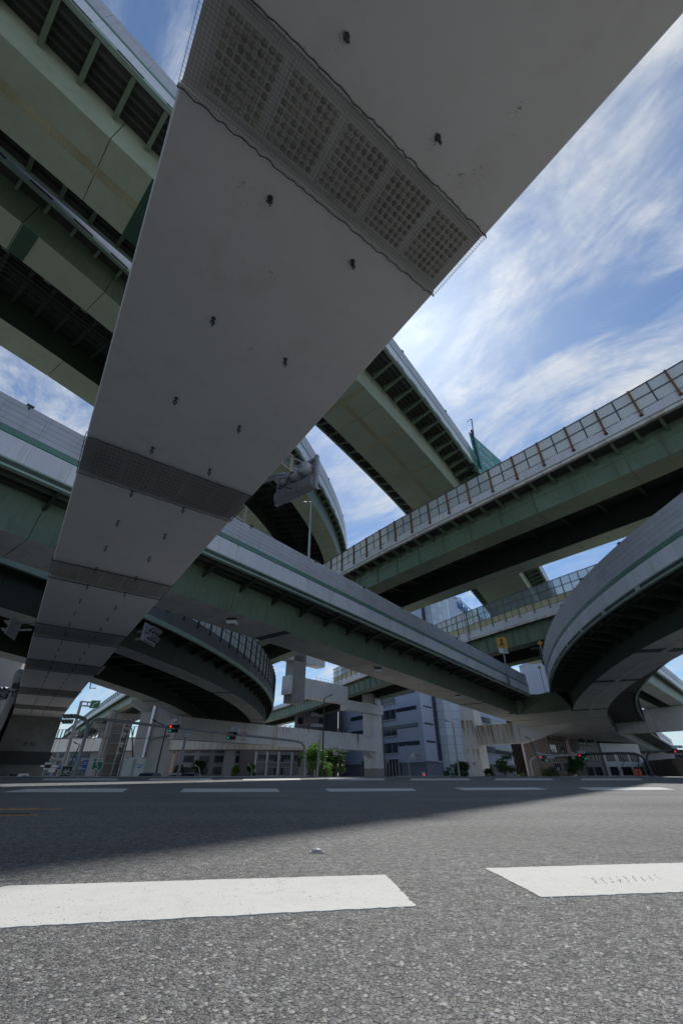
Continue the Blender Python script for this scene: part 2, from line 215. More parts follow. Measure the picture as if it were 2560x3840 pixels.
# ------------------------------------------------------------------ geometry helpers
class MB:
    def __init__(s): s.v = []; s.f = []; s.mi = []; s.m = 0
    def add(s, vs, fs):
        k = len(s.v); s.v += [tuple(map(float, p)) for p in vs]; s.f += [[i + k for i in f] for f in fs]; s.mi += [s.m] * len(fs); return s
    def hexa(s, p):   # 8 points: bottom loop 0-3, top loop 4-7
        return s.add(p, [(3, 2, 1, 0), (4, 5, 6, 7), (0, 1, 5, 4), (1, 2, 6, 5), (2, 3, 7, 6), (3, 0, 4, 7)])
    def box(s, c, d, rz=0.0):
        cx_, cy_, cz_ = c; a, b, h = d[0] / 2, d[1] / 2, d[2] / 2; ca, sa = math.cos(rz), math.sin(rz)
        q = [(cx_ + x * ca - y * sa, cy_ + x * sa + y * ca) for x, y in ((-a, -b), (a, -b), (a, b), (-a, b))]
        return s.hexa([(x, y, cz_ - h) for x, y in q] + [(x, y, cz_ + h) for x, y in q])
    def prism(s, poly, z0, z1):
        n = len(poly); a = [(x, y, z0) for x, y in poly] + [(x, y, z1) for x, y in poly]
        return s.add(a, [list(range(n))[::-1], list(range(n, 2 * n))] + [(i, (i + 1) % n, n + (i + 1) % n, n + i) for i in range(n)])
    def tube(s, pts, r, n=8, cap=True):
        pts = [Vector(p) for p in pts]; rr = r if isinstance(r, (list, tuple)) else [r] * len(pts); k = len(s.v); up = None
        for i, p in enumerate(pts):
            t = (pts[min(i + 1, len(pts) - 1)] - pts[max(i - 1, 0)]).normalized()
            if up is None: up = Vector((0, 0, 1)) if abs(t.z) < 0.9 else Vector((1, 0, 0))
            a = t.cross(up).normalized(); b = a.cross(t).normalized(); up = b
            for j in range(n):
                w = 2 * math.pi * j / n; q = p + (a * math.cos(w) + b * math.sin(w)) * rr[i]; s.v.append(tuple(q))
        for i in range(len(pts) - 1):
            for j in range(n):
                a0 = k + i * n + j; a1 = k + i * n + (j + 1) % n; s.f.append([a0, a0 + n, a1 + n, a1]); s.mi.append(s.m)
        if cap:
            s.f.append([k + j for j in range(n)]); s.f.append([k + (len(pts) - 1) * n + j for j in range(n)][::-1]); s.mi += [s.m] * 2
        return s
    def bar(s, p, q, w, h, up=(0, 0, 1)):
        p, q = Vector(p), Vector(q); t = (q - p).normalized(); u = Vector(up)
        if abs(t.dot(u)) > 0.95: u = Vector((0, 1, 0))
        a = t.cross(u).normalized() * (w / 2); b = a.cross(t).normalized() * (h / 2)
        return s.hexa([p - a - b, p + a - b, q + a - b, q - a - b, p - a + b, p + a + b, q + a + b, q - a + b])
    def sweep(s, secs):   # list of closed sections, each same number of points
        n = len(secs[0]); k = len(s.v)
        for sc in secs: s.v += [tuple(map(float, p)) for p in sc]
        for i in range(len(secs) - 1):
            for j in range(n):
                a0 = k + i * n + j; a1 = k + i * n + (j + 1) % n; s.f.append([a0, a1, a1 + n, a0 + n]); s.mi.append(s.m)
        s.f.append([k + j for j in range(n)][::-1]); s.f.append([k + (len(secs) - 1) * n + j for j in range(n)]); s.mi += [s.m] * 2
        return s
    def lathe(s, c, axis, prof, n=12):   # prof: list of (distance along axis, radius)
        c = Vector(c); ax = Vector(axis).normalized(); u = Vector((0, 0, 1)) if abs(ax.z) < 0.9 else Vector((1, 0, 0)); a = ax.cross(u).normalized(); b = a.cross(ax)
        secs = [[c + ax * d + (a * math.cos(2 * math.pi * j / n) + b * math.sin(2 * math.pi * j / n)) * r for j in range(n)] for d, r in prof]
        return s.sweep(secs)
    def mesh(s, name, mats, origin=(0, 0, 0), smooth=False):
        me = bpy.data.meshes.new(name); o = origin
        me.from_pydata([(x - o[0], y - o[1], z - o[2]) for x, y, z in s.v], [], s.f)
        for mm in ([mats] if isinstance(mats, str) else mats): me.materials.append(MATS[mm])
        if any(s.mi): me.polygons.foreach_set('material_index', s.mi)
        if smooth: me.polygons.foreach_set('use_smooth', [True] * len(me.polygons))
        me.update(); return me
    def build(s, name, mats, parent=None, smooth=False, kind=None, label=None):
        if parent is not None: org = tuple(parent.matrix_world.translation) if parent.get('_o') is None else tuple(parent['_o'])
        else: org = (0, 0, 0)
        me = s.mesh(name, mats, org, smooth); o = bpy.data.objects.new(name, me); COL.objects.link(o)
        if parent is not None: o.parent = parent; o['_o'] = org
        if kind: o['kind'] = kind
        if label: o['label'] = label
        return o
def thing(name, label, cat, loc=(0, 0, 0), group=None):
    o = bpy.data.objects.new(name, None); COL.objects.link(o); o.location = loc; o['_o'] = tuple(map(float, loc)); o.empty_display_size = 0.3
    o['label'] = label; o['category'] = cat
    if group: o['group'] = group
    return o
def inst(name, me, parent, M, matname=None, kind=None):
    o = bpy.data.objects.new(name, me); COL.objects.link(o); o.parent = parent
    org = parent['_o'] if parent is not None else (0, 0, 0)
    o.matrix_local = Matrix.Translation((-org[0], -org[1], -org[2])) @ M
    if kind: o['kind'] = kind
    return o
def frame(p, t, z):      # x axis along t (xy), y axis left normal, origin p,z
    return Matrix(((t[0], -t[1], 0, p[0]), (t[1], t[0], 0, p[1]), (0, 0, 1, z), (0, 0, 0, 1)))
def struct(name, mb, mats, smooth=False):
    o = mb.build(name, mats, None, smooth); o['kind'] = 'structure'; return o
def solid(mb, name, mats, label, cat, group=None, smooth=False):
    o = mb.build(name, mats, None, smooth); o['label'] = label; o['category'] = cat
    if group: o['group'] = group
    return o
def text_mesh(txt, size, matname, name='lettering', extrude=0.004, align='CENTER'):
    cu = bpy.data.curves.new('txt', 'FONT'); cu.body = txt; cu.size = size; cu.align_x = align; cu.align_y = 'CENTER'; cu.extrude = extrude; cu.resolution_u = 2
    ob = bpy.data.objects.new('txt', cu); COL.objects.link(ob); dg = bpy.context.evaluated_depsgraph_get(); dg.update()
    me = bpy.data.meshes.new_from_object(ob.evaluated_get(dg)); bpy.data.objects.remove(ob); me.name = name
    me.materials.clear(); me.materials.append(MATS[matname]); return me
def facing(p, nx, ny):   # matrix whose local x = reading direction, local y = up, local z = (nx,ny) outward
    n = Vector((nx, ny, 0)).normalized(); x = Vector((0, 0, 1)).cross(n)
    return Matrix(((x.x, 0, n.x, p[0]), (x.y, 0, n.y, p[1]), (x.z, 1, n.z, p[2]), (0, 0, 0, 1)))
class Curve:
    def __init__(s, pts, step=0.5, win=7.0):
        P = np.array(pts, float); d = np.r_[0, np.cumsum(np.hypot(*np.diff(P, axis=0).T))]; L = d[-1]
        n = max(8, int(L / step)); u = np.linspace(0, L, n + 1); Q = np.c_[np.interp(u, d, P[:, 0]), np.interp(u, d, P[:, 1])]
        k = max(1, int(win / (L / n)))
        for _ in range(3):
            a = Q[0] - (Q[1:k + 1][::-1] - Q[0]); b = Q[-1] - (Q[-k - 1:-1][::-1] - Q[-1]); E = np.r_[a, Q, b]
            c = np.cumsum(np.r_[np.zeros((1, 2)), E], axis=0); w = 2 * k + 1
            Q = (c[w:] - c[:-w]) / w
        s.Q = Q; s.d = np.r_[0, np.cumsum(np.hypot(*np.diff(Q, axis=0).T))]; s.L = s.d[-1]
    def at(s, u):
        u = min(max(u, 0), s.L); x = np.interp(u, s.d, s.Q[:, 0]); y = np.interp(u, s.d, s.Q[:, 1])
        a, b = max(u - 0.6, 0), min(u + 0.6, s.L)
        tx = np.interp(b, s.d, s.Q[:, 0]) - np.interp(a, s.d, s.Q[:, 0]); ty = np.interp(b, s.d, s.Q[:, 1]) - np.interp(a, s.d, s.Q[:, 1]); h = math.hypot(tx, ty)
        return (float(x), float(y)), (tx / h, ty / h)
    def near(s, p): return float(s.d[np.argmin(np.hypot(s.Q[:, 0] - p[0], s.Q[:, 1] - p[1]))])
    def hit(s, p, t):    # point where the line through p across t meets this curve
        g = (s.Q[:, 0] - p[0]) * t[0] + (s.Q[:, 1] - p[1]) * t[1]; lat = np.abs((s.Q[:, 0] - p[0]) * t[1] - (s.Q[:, 1] - p[1]) * t[0])
        z = np.where(g[:-1] * g[1:] <= 0)[0]
        if len(z) == 0:
            i = int(np.argmin(np.abs(g))); return tuple(map(float, s.Q[i]))
        i = z[np.argmin(lat[z])]; w = g[i] / (g[i] - g[i + 1] + 1e-9); q = s.Q[i] + w * (s.Q[i + 1] - s.Q[i]); return (float(q[0]), float(q[1]))
def DB(a, o): return (0.595 * a + 0.804 * o, 0.804 * a - 0.595 * o)   # along / offset in the B-C street direction
# ------------------------------------------------------------------ viaduct builder
def offs(p, t, sg, o, z): return (p[0] + sg * t[1] * o, p[1] - sg * t[0] * o, z)      # o > 0 : outward from the deck
def poly_at(C, u, sg, o):
    p, t = C.at(u); q = offs(p, t, sg, o, 0); return (q[0], q[1]), t
def run(mb, C, sg, u0, u1, prof, step=3.0):
    n = max(1, int((u1 - u0) / step)); secs = []
    for i in range(n + 1):
        p, t = C.at(u0 + (u1 - u0) * i / n); secs.append([offs(p, t, sg, o, z) for o, z in prof])
    return mb.sweep(secs)
def rect(o0, o1, z0, z1): return [(o0, z0), (o1, z0), (o1, z1), (o0, z1)]
def stations(C, u0, u1, L):
    n = int((u1 - u0) / L); return [(u0 + L * i, u0 + L * (i + 1)) for i in range(n)]
def chord(C, sg, ua, ub, o, z):
    (a, _), (b, _) = poly_at(C, ua, sg, o), poly_at(C, ub, sg, o); t = (b[0] - a[0], b[1] - a[1]); h = math.hypot(*t); t = (t[0] / h, t[1] / h)
    return frame(((a[0] + b[0]) / 2, (a[1] + b[1]) / 2), t, z), h
def pieces(par, name, C, sg, spans, L, o, z, h, th, matname, mesh=None):
    me = mesh or MB().box((0, 0, h / 2), (L, th, h)).mesh(name, matname)
    for ua, ub in spans:
        M, hh = chord(C, sg, ua, ub, o, z); M = M @ Matrix.Diagonal((hh / (L + 0.012), 1, 1, 1)); inst(name, me, par, M)
def wall_panel(par, C, sg, z, u0, u1, L=2.0, lip=0.5, white=1.3, stripe=0.42, plank=1.75, rows=5, dirty=None):
    mb = MB(); run(mb, C, sg, u0, u1, rect(-0.32, 0.0, z, z + lip)); mb.build('lip_beam', 'pale_green_paint', par)
    sp = stations(C, u0, u1, L)
    pieces(par, 'fascia_panel', C, sg, sp, L - 0.03, -0.10, z + lip, white, 0.12, 'white_steel_paint')
    mb = MB(); run(mb, C, sg, u0, u1, rect(-0.14, -0.02, z + lip + white + 0.05, z + lip + white + stripe * 0.5)); run(mb, C, sg, u0, u1, rect(-0.18, -0.06, z + lip + white + stripe * 0.5 + 0.02, z + lip + white + stripe))
    run(mb, C, sg, u0, u1, rect(-0.2, -0.17, z + lip + white - 0.1, z + lip + white + stripe)); mb.build('green_stripe', 'green_stripe_paint', par)
    zz = z + lip + white + stripe; h = plank / rows
    for r in range(rows):
        me = MB().box((0, 0, h / 2), (L - 0.04, 0.1, h - 0.02)).mesh('noise_plank', 'noise_plank_grey')
        pieces(par, 'noise_plank', C, sg, sp, L - 0.04, -0.12, zz + r * h + 0.02, h, 0.1, None, me)
    mb = MB(); run(mb, C, sg, u0, u1, rect(-0.24, -0.19, zz - 0.3, zz + plank - 0.02)); mb.build('backing_sheet', 'noise_plank_grey', par)
    me = MB().box((0, 0, 0.06), (0.35, 0.2, 0.12)).box((0, -0.06, -0.1), (0.08, 0.08, 0.2)).mesh('cap_bracket', 'dark_post_steel')
    for i, (ua, ub) in enumerate(sp):
        if i % 4 == 1: inst('cap_bracket', me, par, chord(C, sg, ua, ub, -0.1, zz + plank)[0])
def wall_clear(par, C, sg, z, u0, u1, bay=2.6, lip=0.25, white=1.05, rows=(('clear_pane', 1.1), ('clear_pane', 1.1)), post='rust_steel', ncol=2, rail='dark_post_steel', lipmat='rusty_white_paint', whitemat='white_steel_paint', top=0.0, posts=True):
    mb = MB(); run(mb, C, sg, u0, u1, rect(-0.3, 0.02, z, z + lip)); mb.build('lip_beam', lipmat, par)
    sp = stations(C, u0, u1, bay)
    pieces(par, 'parapet_panel', C, sg, sp, bay - 0.02, -0.14, z + lip, white, 0.14, whitemat)
    H = sum(r[1] for r in rows)
    pm = MB().box((0, 0.0, (H + 0.6) / 2), (0.15, 0.16, H + 0.6)).box((0, 0.02, 0.05), (0.26, 0.22, 0.1)).mesh('post', post)
    for i, (ua, ub) in enumerate(sp):
        p, t = C.at(ua); q = offs(p, t, sg, 0.02, 0)
        if posts: inst('post', pm, par, frame((q[0], q[1]), t, z + lip + white - 0.6))
    zz = z + lip + white; rl = MB()
    for m_, h in rows:
        w = bay / ncol
        sub = []
        for ua, ub in sp:
            for c in range(ncol): sub.append((ua + (ub - ua) * c / ncol, ua + (ub - ua) * (c + 1) / ncol))
        run(rl, C, sg, u0, u1, rect(-0.17, -0.07, zz - 0.04, zz + 0.04))
        pieces(par, 'pane', C, sg, sub, w - 0.06, -0.12, zz + 0.03, h - 0.06, 0.02 if 'pane' in m_ else 0.06, m_)
        for ua, ub in sub:
            p, t = C.at(ub); q = offs(p, t, sg, -0.12, 0); rl.box((q[0], q[1], zz + h / 2), (0.09, 0.08, h), math.atan2(t[1], t[0]))
        zz += h
    run(rl, C, sg, u0, u1, rect(-0.17, -0.07, zz - 0.04, zz + 0.04)); rl.build('pane_frame', rail, par)
def brackets(par, C, sg, z, u0, u1, L, depth, w0, w1, matname, taper=True, flange=0.22):
    # from the lip (local y=0) inward (y = depth inward); w0 height at the lip, w1 at the web
    mb = MB(); d = depth
    mb.add([(-0.02, -0.3, 0.12), (0.02, -0.3, 0.12), (0.02, -d, 0.12), (-0.02, -d, 0.12), (-0.02, -0.3, -w0), (0.02, -0.3, -w0), (0.02, -d, -w1), (-0.02, -d, -w1)], [(0, 1, 2, 3), (7, 6, 5, 4), (0, 4, 5, 1), (1, 5, 6, 2), (2, 6, 7, 3), (3, 7, 4, 0)])
    f = flange / 2
    mb.add([(-f, -0.3, -w0), (f, -0.3, -w0), (f, -d, -w1), (-f, -d, -w1), (-f, -0.3, -w0 - 0.03), (f, -0.3, -w0 - 0.03), (f, -d, -w1 - 0.03), (-f, -d, -w1 - 0.03)], [(0, 1, 2, 3), (7, 6, 5, 4), (0, 4, 5, 1), (1, 5, 6, 2), (2, 6, 7, 3), (3, 7, 4, 0)])
    if sg < 0: pass
    me = mb.mesh('bracket', matname); n = int((u1 - u0) / L)
    for i in range(n):
        p, t = C.at(u0 + L * (i + 0.5)); M = frame(p, t, z)
        # local +y is the left normal; outward is right for sg=+1, so inward = +y -> flip
        if sg > 0: M = M @ Matrix.Diagonal((1, -1, 1, 1))
        inst('bracket', me, par, M)
def girder(par, name, CA, CB, zb, zt, u0, u1, seg, topin=0.35, matside='green_girder_paint', matsof='green_soffit_paint', sub=2, strips=(), stripw=0.5, gap=0.015):
    """closed box between the outer soffit edge CA and the inner soffit edge CB, built as welded segments with open seams"""
    n = max(1, int(round((u1 - u0) / seg))); L = (u1 - u0) / n
    for i in range(n):
        mb = MB(); secs = []
        for k in range(sub + 1):
            u = u0 + L * i + gap + (L - 2 * gap) * k / sub; p, t = CA.at(u); q = CB.hit(p, t)
            d = (q[0] - p[0], q[1] - p[1]); h = math.hypot(*d); d = (d[0] / h, d[1] / h); x = topin
            secs.append([(p[0], p[1], zb), (q[0], q[1], zb), (q[0] + d[0] * x, q[1] + d[1] * x, zt), (p[0] - d[0] * x, p[1] - d[1] * x, zt)])
        mb.sweep(secs); o = mb.build(name, [matside, matsof], par); zl = min(v.co.z for v in o.data.vertices) + 0.01; mi = [1 if all(o.data.vertices[k].co.z < zl for k in pp.vertices) else 0 for pp in o.data.polygons]; o.data.polygons.foreach_set('material_index', mi)
    for us in strips:
        mb = MB(); secs = []
        for u in (us - stripw / 2, us + stripw / 2):
            p, t = CA.at(u); q = CB.hit(p, t); secs.append([(p[0], p[1], zb - 0.012), (q[0], q[1], zb - 0.012), (q[0], q[1], zb + 0.0), (p[0], p[1], zb + 0.0)])
        mb.sweep(secs); mb.build('joint_cover', 'joint_green', par)
def deck(par, C, Cf, z0, z1, u0, u1, step=3.0, ribs=0, matname='dark_deck_steel'):
    n = max(1, int((u1 - u0) / step)); secs = []; rs = [[] for _ in range(ribs)]
    for i in range(n + 1):
        p, t = C.at(u0 + (u1 - u0) * i / n); q = Cf.hit(p, t); secs.append([(p[0], p[1], z0), (q[0], q[1], z0), (q[0], q[1], z1), (p[0], p[1], z1)])
        d = (q[0] - p[0], q[1] - p[1]); h = math.hypot(*d); d = (d[0] / h, d[1] / h)
        for k in range(ribs):
            o = 0.55 + (h - 1.0) * k / max(1, ribs - 1); w = 0.11
            rs[k].append([(p[0] + d[0] * (o + x), p[1] + d[1] * (o + x), zz) for x, zz in ((-w, z0 - 0.004), (-w * 0.6, z0 - 0.2), (w * 0.6, z0 - 0.2), (w, z0 - 0.004))])
    mb = MB().sweep(secs); mb.build('deck_slab', matname, par)
    if ribs:
        mb = MB()
        for r in rs: mb.sweep(r)
        mb.build('deck_ribs', matname, par)['kind'] = 'stuff'
def soffit_strip(par, CA, fr, CB, zb, u0, u1, w, matname='splice_steel', name='splice_plate', bolts=True, step=3.0):
    n = max(1, int((u1 - u0) / step)); secs = []; bo = MB()
    for i in range(n + 1):
        p, t = CA.at(u0 + (u1 - u0) * i / n); q = CB.hit(p, t); d = (q[0] - p[0], q[1] - p[1]); h = math.hypot(*d); d = (d[0] / h, d[1] / h); o = h * fr
        secs.append([(p[0] + d[0] * (o + x), p[1] + d[1] * (o + x), z) for x, z in ((-w / 2, zb - 0.02), (w / 2, zb - 0.02), (w / 2, zb - 0.003), (-w / 2, zb - 0.003))])
    MB().sweep(secs).build(name, matname, par)
    if bolts:
        u = u0 + 0.1
        while u < u1:
            p, t = CA.at(u); q = CB.hit(p, t); d = (q[0] - p[0], q[1] - p[1]); h = math.hypot(*d); d = (d[0] / h, d[1] / h); o = h * fr
            for x in (-w * 0.36, -w * 0.12, w * 0.12, w * 0.36): bo.lathe((p[0] + d[0] * (o + x), p[1] + d[1] * (o + x), zb - 0.02), (0, 0, -1), [(0, 0.03), (0.03, 0.026)], 5)
            u += 0.22
        bo.build('bolts', matname, par)['kind'] = 'stuff'

# ------------------------------------------------------------------ ground and road markings
prof_ = [(-300, 0), (13, 0), (20, 0.05), (27, 0.12), (34, 0.20), (36, 0.19), (38, 0.1), (41, -0.25), (45, -0.75), (49, -1.02), (53, -1.1), (3000, -1.1)]
def gz(y): return float(np.interp(y, [p[0] for p in prof_], [p[1] for p in prof_]))
g = MB(); g.add([(x, y, z) for y, z in prof_ for x in (-2500, 2500)], [(2 * k, 2 * k + 1, 2 * k + 3, 2 * k + 2) for k in range(len(prof_) - 1)]); struct('road', g, 'asphalt')
def onroad(mb, q, h=0.006): # quad strip draped on the road between two y values
    (a, b, c, d) = q; ys = sorted({a[1], d[1], *[p[0] for p in prof_ if a[1] < p[0] < d[1]]}); secs = []
    for y in ys:
        w = (y - a[1]) / (d[1] - a[1]); x0 = a[0] + (d[0] - a[0]) * w; x1 = b[0] + (c[0] - b[0]) * w; z = gz(y); secs.append([(x0, y, z + 0.001), (x1, y, z + 0.001), (x1, y, z + h), (x0, y, z + h)])
    return mb.sweep(secs)
solid(onroad(MB(), [(-24.5, 32.6), (-5, 33.2), (-5, 33.9), (-24.5, 33.9)]), 'edge_line', 'road_marking_white', 'thin white line along the far crest of the road at left', 'road marking')
def mark(poly, matname, name, label, cat, group, z0=0.0, z1=0.002, rag=0.0, seg=0.012):
    if rag:
        P = []
        for i, a in enumerate(poly):
            b = poly[(i + 1) % len(poly)]; L = math.hypot(b[0] - a[0], b[1] - a[1]); n = max(1, int(L / seg)); nx, ny = (b[1] - a[1]) / L, -(b[0] - a[0]) / L
            for k in range(n):
                w = k / n; e = random.uniform(-rag, rag) if k else 0; P.append((a[0] + (b[0] - a[0]) * w + nx * e, a[1] + (b[1] - a[1]) * w + ny * e))
        poly = P
    return solid(MB().prism(poly, z0, z1), name, matname, label, cat, group)
mark([(-1.02, 1.035), (-0.90, 1.455), (0.13, 1.60), (0.17, 1.255)], 'road_marking_white', 'lane_dash', 'worn white dash across the near left foreground of the road', 'road marking', 'near dashes', rag=0.003)
mark([(0.46, 1.70), (0.49, 1.335), (1.55, 1.48), (1.62, 1.86)], 'road_marking_white', 'lane_dash', 'worn white dash with black tyre scuffs in the near right foreground', 'road marking', 'near dashes', rag=0.003)
lab2 = ['far left', 'left of centre', 'in the middle', 'right of centre', 'far right']
for i, q in enumerate([[(-6.15, 8.85), (-3.98, 8.85), (-4.90, 11.2), (-7.1, 11.0)], [(-2.93, 8.85), (-1.14, 8.96), (-1.47, 11.1), (-3.60, 11.1)], [(-0.22, 9.1), (1.48, 9.55), (1.65, 11.3), (-0.38, 11.1)], [(2.51, 9.9), (4.41, 10.4), (4.86, 12.1), (2.74, 11.8)], [(5.10, 9.95), (7.07, 10.3), (8.1, 12.3), (5.9, 12.1)]]):
    mark(q, 'road_marking_white', 'crossing_bar', 'white bar of the middle row on the asphalt, %s' % lab2[i], 'road marking', 'middle row of white bars')
lab3 = ['leftmost of the distant row', 'second from the left of the distant row', 'middle of the distant row', 'second from the right of the distant row', 'rightmost of the distant row']
lab3 = ['leftmost of the distant row', 'second from the left of the distant row', 'third from the left of the distant row', 'middle one of the distant row', 'third from the right of the distant row', 'second from the right of the distant row', 'rightmost of the distant row']
for i, q in enumerate([[(-13.73, 22), (-10.2, 22), (-12.38, 26.5), (-16.42, 26.5)], [(-8.85, 22), (-5.9, 22), (-7.19, 26.5), (-10.54, 26.5)], [(-4.55, 22), (-1.84, 22), (-2.31, 26.5), (-5.36, 26.5)], [(-0.65, 22), (2.02, 22), (2.34, 26.5), (-0.67, 26.5)], [(3.13, 22), (5.9, 22), (7.02, 26.5), (3.89, 26.5)], [(7.01, 22), (9.71, 22), (11.61, 26.5), (8.56, 26.5)], [(10.94, 22), (13.77, 22), (16.49, 26.5), (13.29, 26.5)]]):
    solid(onroad(MB(), q), 'crossing_bar', 'road_marking_white', 'thin white bar far off on the road, %s' % lab3[i], 'road marking', 'distant row of white bars')
for i, (x, y, w, h, l) in enumerate([(-2.65, 3.78, 0.34, 0.07, 'faded orange spray mark nearest the left edge of the road'), (-2.85, 4.4, 0.36, 0.1, 'faded orange spray streak just beyond the nearest one at left'), (-14.0, 20.5, 0.9, 0.14, 'faint orange streak on the far left of the road'), (-6.2, 18.5, 0.8, 0.14, 'faint orange streak left of centre on the road'), (3.6, 21.5, 1.0, 0.3, 'short faint orange streak right of the distant centre'), (12.8, 22.0, 1.4, 0.35, 'faint orange streak at the far right in the sunlight')]):
    mb = MB()
    for _ in range(46):
        cx2, cy2 = x + random.gauss(0, 0.45) * w, y + random.gauss(0, 0.4) * h; rx, ry = w * random.uniform(0.03, 0.2), h * random.uniform(0.08, 0.3); z = gz(cy2)
        mb.prism([(cx2 + rx * math.cos(6.283 * k / 9) * random.uniform(.6, 1.3), cy2 + ry * math.sin(6.283 * k / 9) * random.uniform(.6, 1.3) + 0.1 * rx * math.cos(6.283 * k / 9)) for k in range(9)], z - 0.004, z + 0.0015 + 0.00004 * _)
    z = gz(y); mb.prism([(x + w * 0.75 * math.cos(6.283 * k / 18) * random.uniform(.7, 1.25), y + h * 0.4 * math.sin(6.283 * k / 18) * random.uniform(.5, 1.4)) for k in range(18)], z - 0.006, z + 0.0013)
    solid(mb, 'spray_mark', 'orange_road_paint', l, 'road marking', 'orange spray marks')
mb = MB(); mb.prism([(-2.66, 3.83), (-2.42, 3.85), (-2.42, 3.88), (-2.66, 3.87)], 0, 0.006); solid(mb, 'tar_patch', 'black_plastic', 'thin black crack filler line in the orange mark at left', 'tar line')
# tyre scuffs on the right dash
mb = MB()
for k in range(9):
    for j in range(7):
        x = 0.70 + 0.026 * k + 0.004 * j + random.uniform(-.003, .003); y = 1.475 + 0.011 * j + 0.006 * k + random.uniform(-.003, .003)
        if random.random() < 0.72: mb.bar((x, y, 0.0023), (x + 0.005, y + 0.010, 0.0023), random.uniform(0.001, 0.0035), 0.0006)
solid(mb, 'tyre_scuff', 'dark_concrete', 'cluster of short black scuffs on the right foreground dash', 'scuff mark')
# small road stud lying beyond the left dash
st = thing('road_stud', 'small pale half-round reflector stud on the sunlit asphalt', 'road stud', (-0.095, 2.02, 0))
mb = MB(); secs = []
for k in range(7):
    a = math.pi * k / 6; secs.append([(-0.095 + 0.032 * math.cos(w) * math.sin(a) if False else -0.095 - 0.024 * math.cos(a), 2.02 + 0.016 * math.sin(a) * math.cos(w), 0.003 + 0.012 * math.sin(a) * max(0, math.sin(w))) for w in [2 * math.pi * j / 8 for j in range(8)]])
mb.sweep(secs).build('stud_dome', 'signal_grey', st, smooth=True); MB().box((-0.095, 2.02, 0.002), (0.056, 0.036, 0.004)).build('stud_base', 'concrete', st)
# loose aggregate standing out of the surface (stuff)
def stones(n, dmin, dmax, rmin, rmax, seed, label):
    r = np.random.default_rng(seed); d = 1 / (1 / dmin + (1 / dmax - 1 / dmin) * r.random(n) ** 1.0); az = (r.random(n) - 0.5) * 1.55; x = d * np.tan(az) * 0.95; y = d
    base = np.array([(1, 0, 0), (0.35, 0.9, 0.1), (-0.7, 0.6, 0), (-0.9, -0.4, 0.1), (0.1, -1, 0), (0.1, 0.05, 0.75), (-0.1, 0.0, -0.3)], float)
    F = np.array([(0, 1, 5), (1, 2, 5), (2, 3, 5), (3, 4, 5), (4, 0, 5)])
    s = rmin + (rmax - rmin) * r.random(n) ** 2.5; th = r.random(n) * 6.283; c_, s_ = np.cos(th), np.sin(th); j = 1 + (r.random((n, 7, 3)) - 0.5) * 0.6
    V = base[None] * j; X = (V[..., 0] * c_[:, None] - V[..., 1] * s_[:, None]) * s[:, None] + x[:, None]; Y = (V[..., 0] * s_[:, None] + V[..., 1] * c_[:, None]) * s[:, None] + y[:, None]
    Z = V[..., 2] * s[:, None] * 0.55 + 0.0003; VV = np.stack([X, Y, Z], -1).reshape(-1, 3); FF = (F[None] + (np.arange(n) * 7)[:, None, None]).reshape(-1, 3)
    me = bpy.data.meshes.new('gravel'); me.vertices.add(len(VV)); me.vertices.foreach_set('co', VV.ravel()); me.loops.add(len(FF) * 3); me.loops.foreach_set('vertex_index', FF.ravel().astype(np.int32))
    me.polygons.add(len(FF)); me.polygons.foreach_set('loop_start', np.arange(0, len(FF) * 3, 3, dtype=np.int32)); me.polygons.foreach_set('loop_total', np.full(len(FF), 3, dtype=np.int32)); me.update(); me.validate()
    me.materials.append(MATS['stone_grey']); o = bpy.data.objects.new('asphalt_aggregate', me); COL.objects.link(o); o['kind'] = 'stuff'; o['label'] = label; o['category'] = 'gravel'
m = bpy.data.materials.new('stone_grey'); m.use_nodes = True; t = m.node_tree; b = t.nodes['Principled BSDF']; MATS['stone_grey'] = m; gg = t.nodes.new('ShaderNodeNewGeometry'); rr = t.nodes.new('ShaderNodeValToRGB'); t.links.new(gg.outputs['Random Per Island'], rr.inputs[0])
e = rr.color_ramp.elements; e[0].color = (0.045, 0.047, 0.05, 1); e[1].color = (0.34, 0.33, 0.30, 1); e[1].position = 1.0
for p_, c_ in ((0.4, 0.10), (0.8, 0.17), (0.94, 0.26)): q_ = e.new(p_); q_.color = (c_, c_ * 1.01, c_ * 1.04, 1)
t.links.new(rr.outputs[0], b.inputs['Base Color']); b.inputs['Roughness'].default_value = 0.65
stones(52000, 0.6, 5.0, 0.001, 0.0052, 3, 'coarse crushed grey stones standing out of the worn asphalt')
# far kerb and pavement
mb = MB().box((-60, 100, -1.03), (100, 0.3, 0.14)); mb.box((40, 102, -1.03), (70, 0.3, 0.14)); struct('kerb', mb, 'kerb_concrete'); mb = MB().box((-20, 140, -1.035), (300, 75.6, 0.13)); struct('pavement', mb, 'pavement')

# ------------------------------------------------------------------ A : overhead crossbeam with its column
dA = (-0.578, 0.816); nA = (0.816, 0.578)
def PA(s, o): return (dA[0] * s + nA[0] * o, dA[1] * s + nA[1] * o)
def offR(s): return float(np.interp(s, [-60, 30, 45, 60, 75, 88], [3.94, 3.92, 4.1, 4.27, 4.6, 4.95]))
def offL(s): return float(np.interp(s, [-60, 0, 12, 22, 34, 86], [-1.05, -1.05, -1.15, -1.26, -1.4, -1.8]))
ZA = 8.0 + CZ; ZT = 11.2 + CZ
A = thing('overhead_crossbeam', 'huge grey steel portal crossbeam running overhead from its column at left', 'crossbeam', (*PA(87, 1.5), 0))
bands = [(-8.3, -7.3), (1.16, 2.36), (10.8, 12.7), (20.3, 22.45), (31.0, 34.2), (42.2, 46.4), (57.5, 62.3), (72.8, 77.2)]
ends = [-45] + [x for b_ in bands for x in b_] + [87.0]
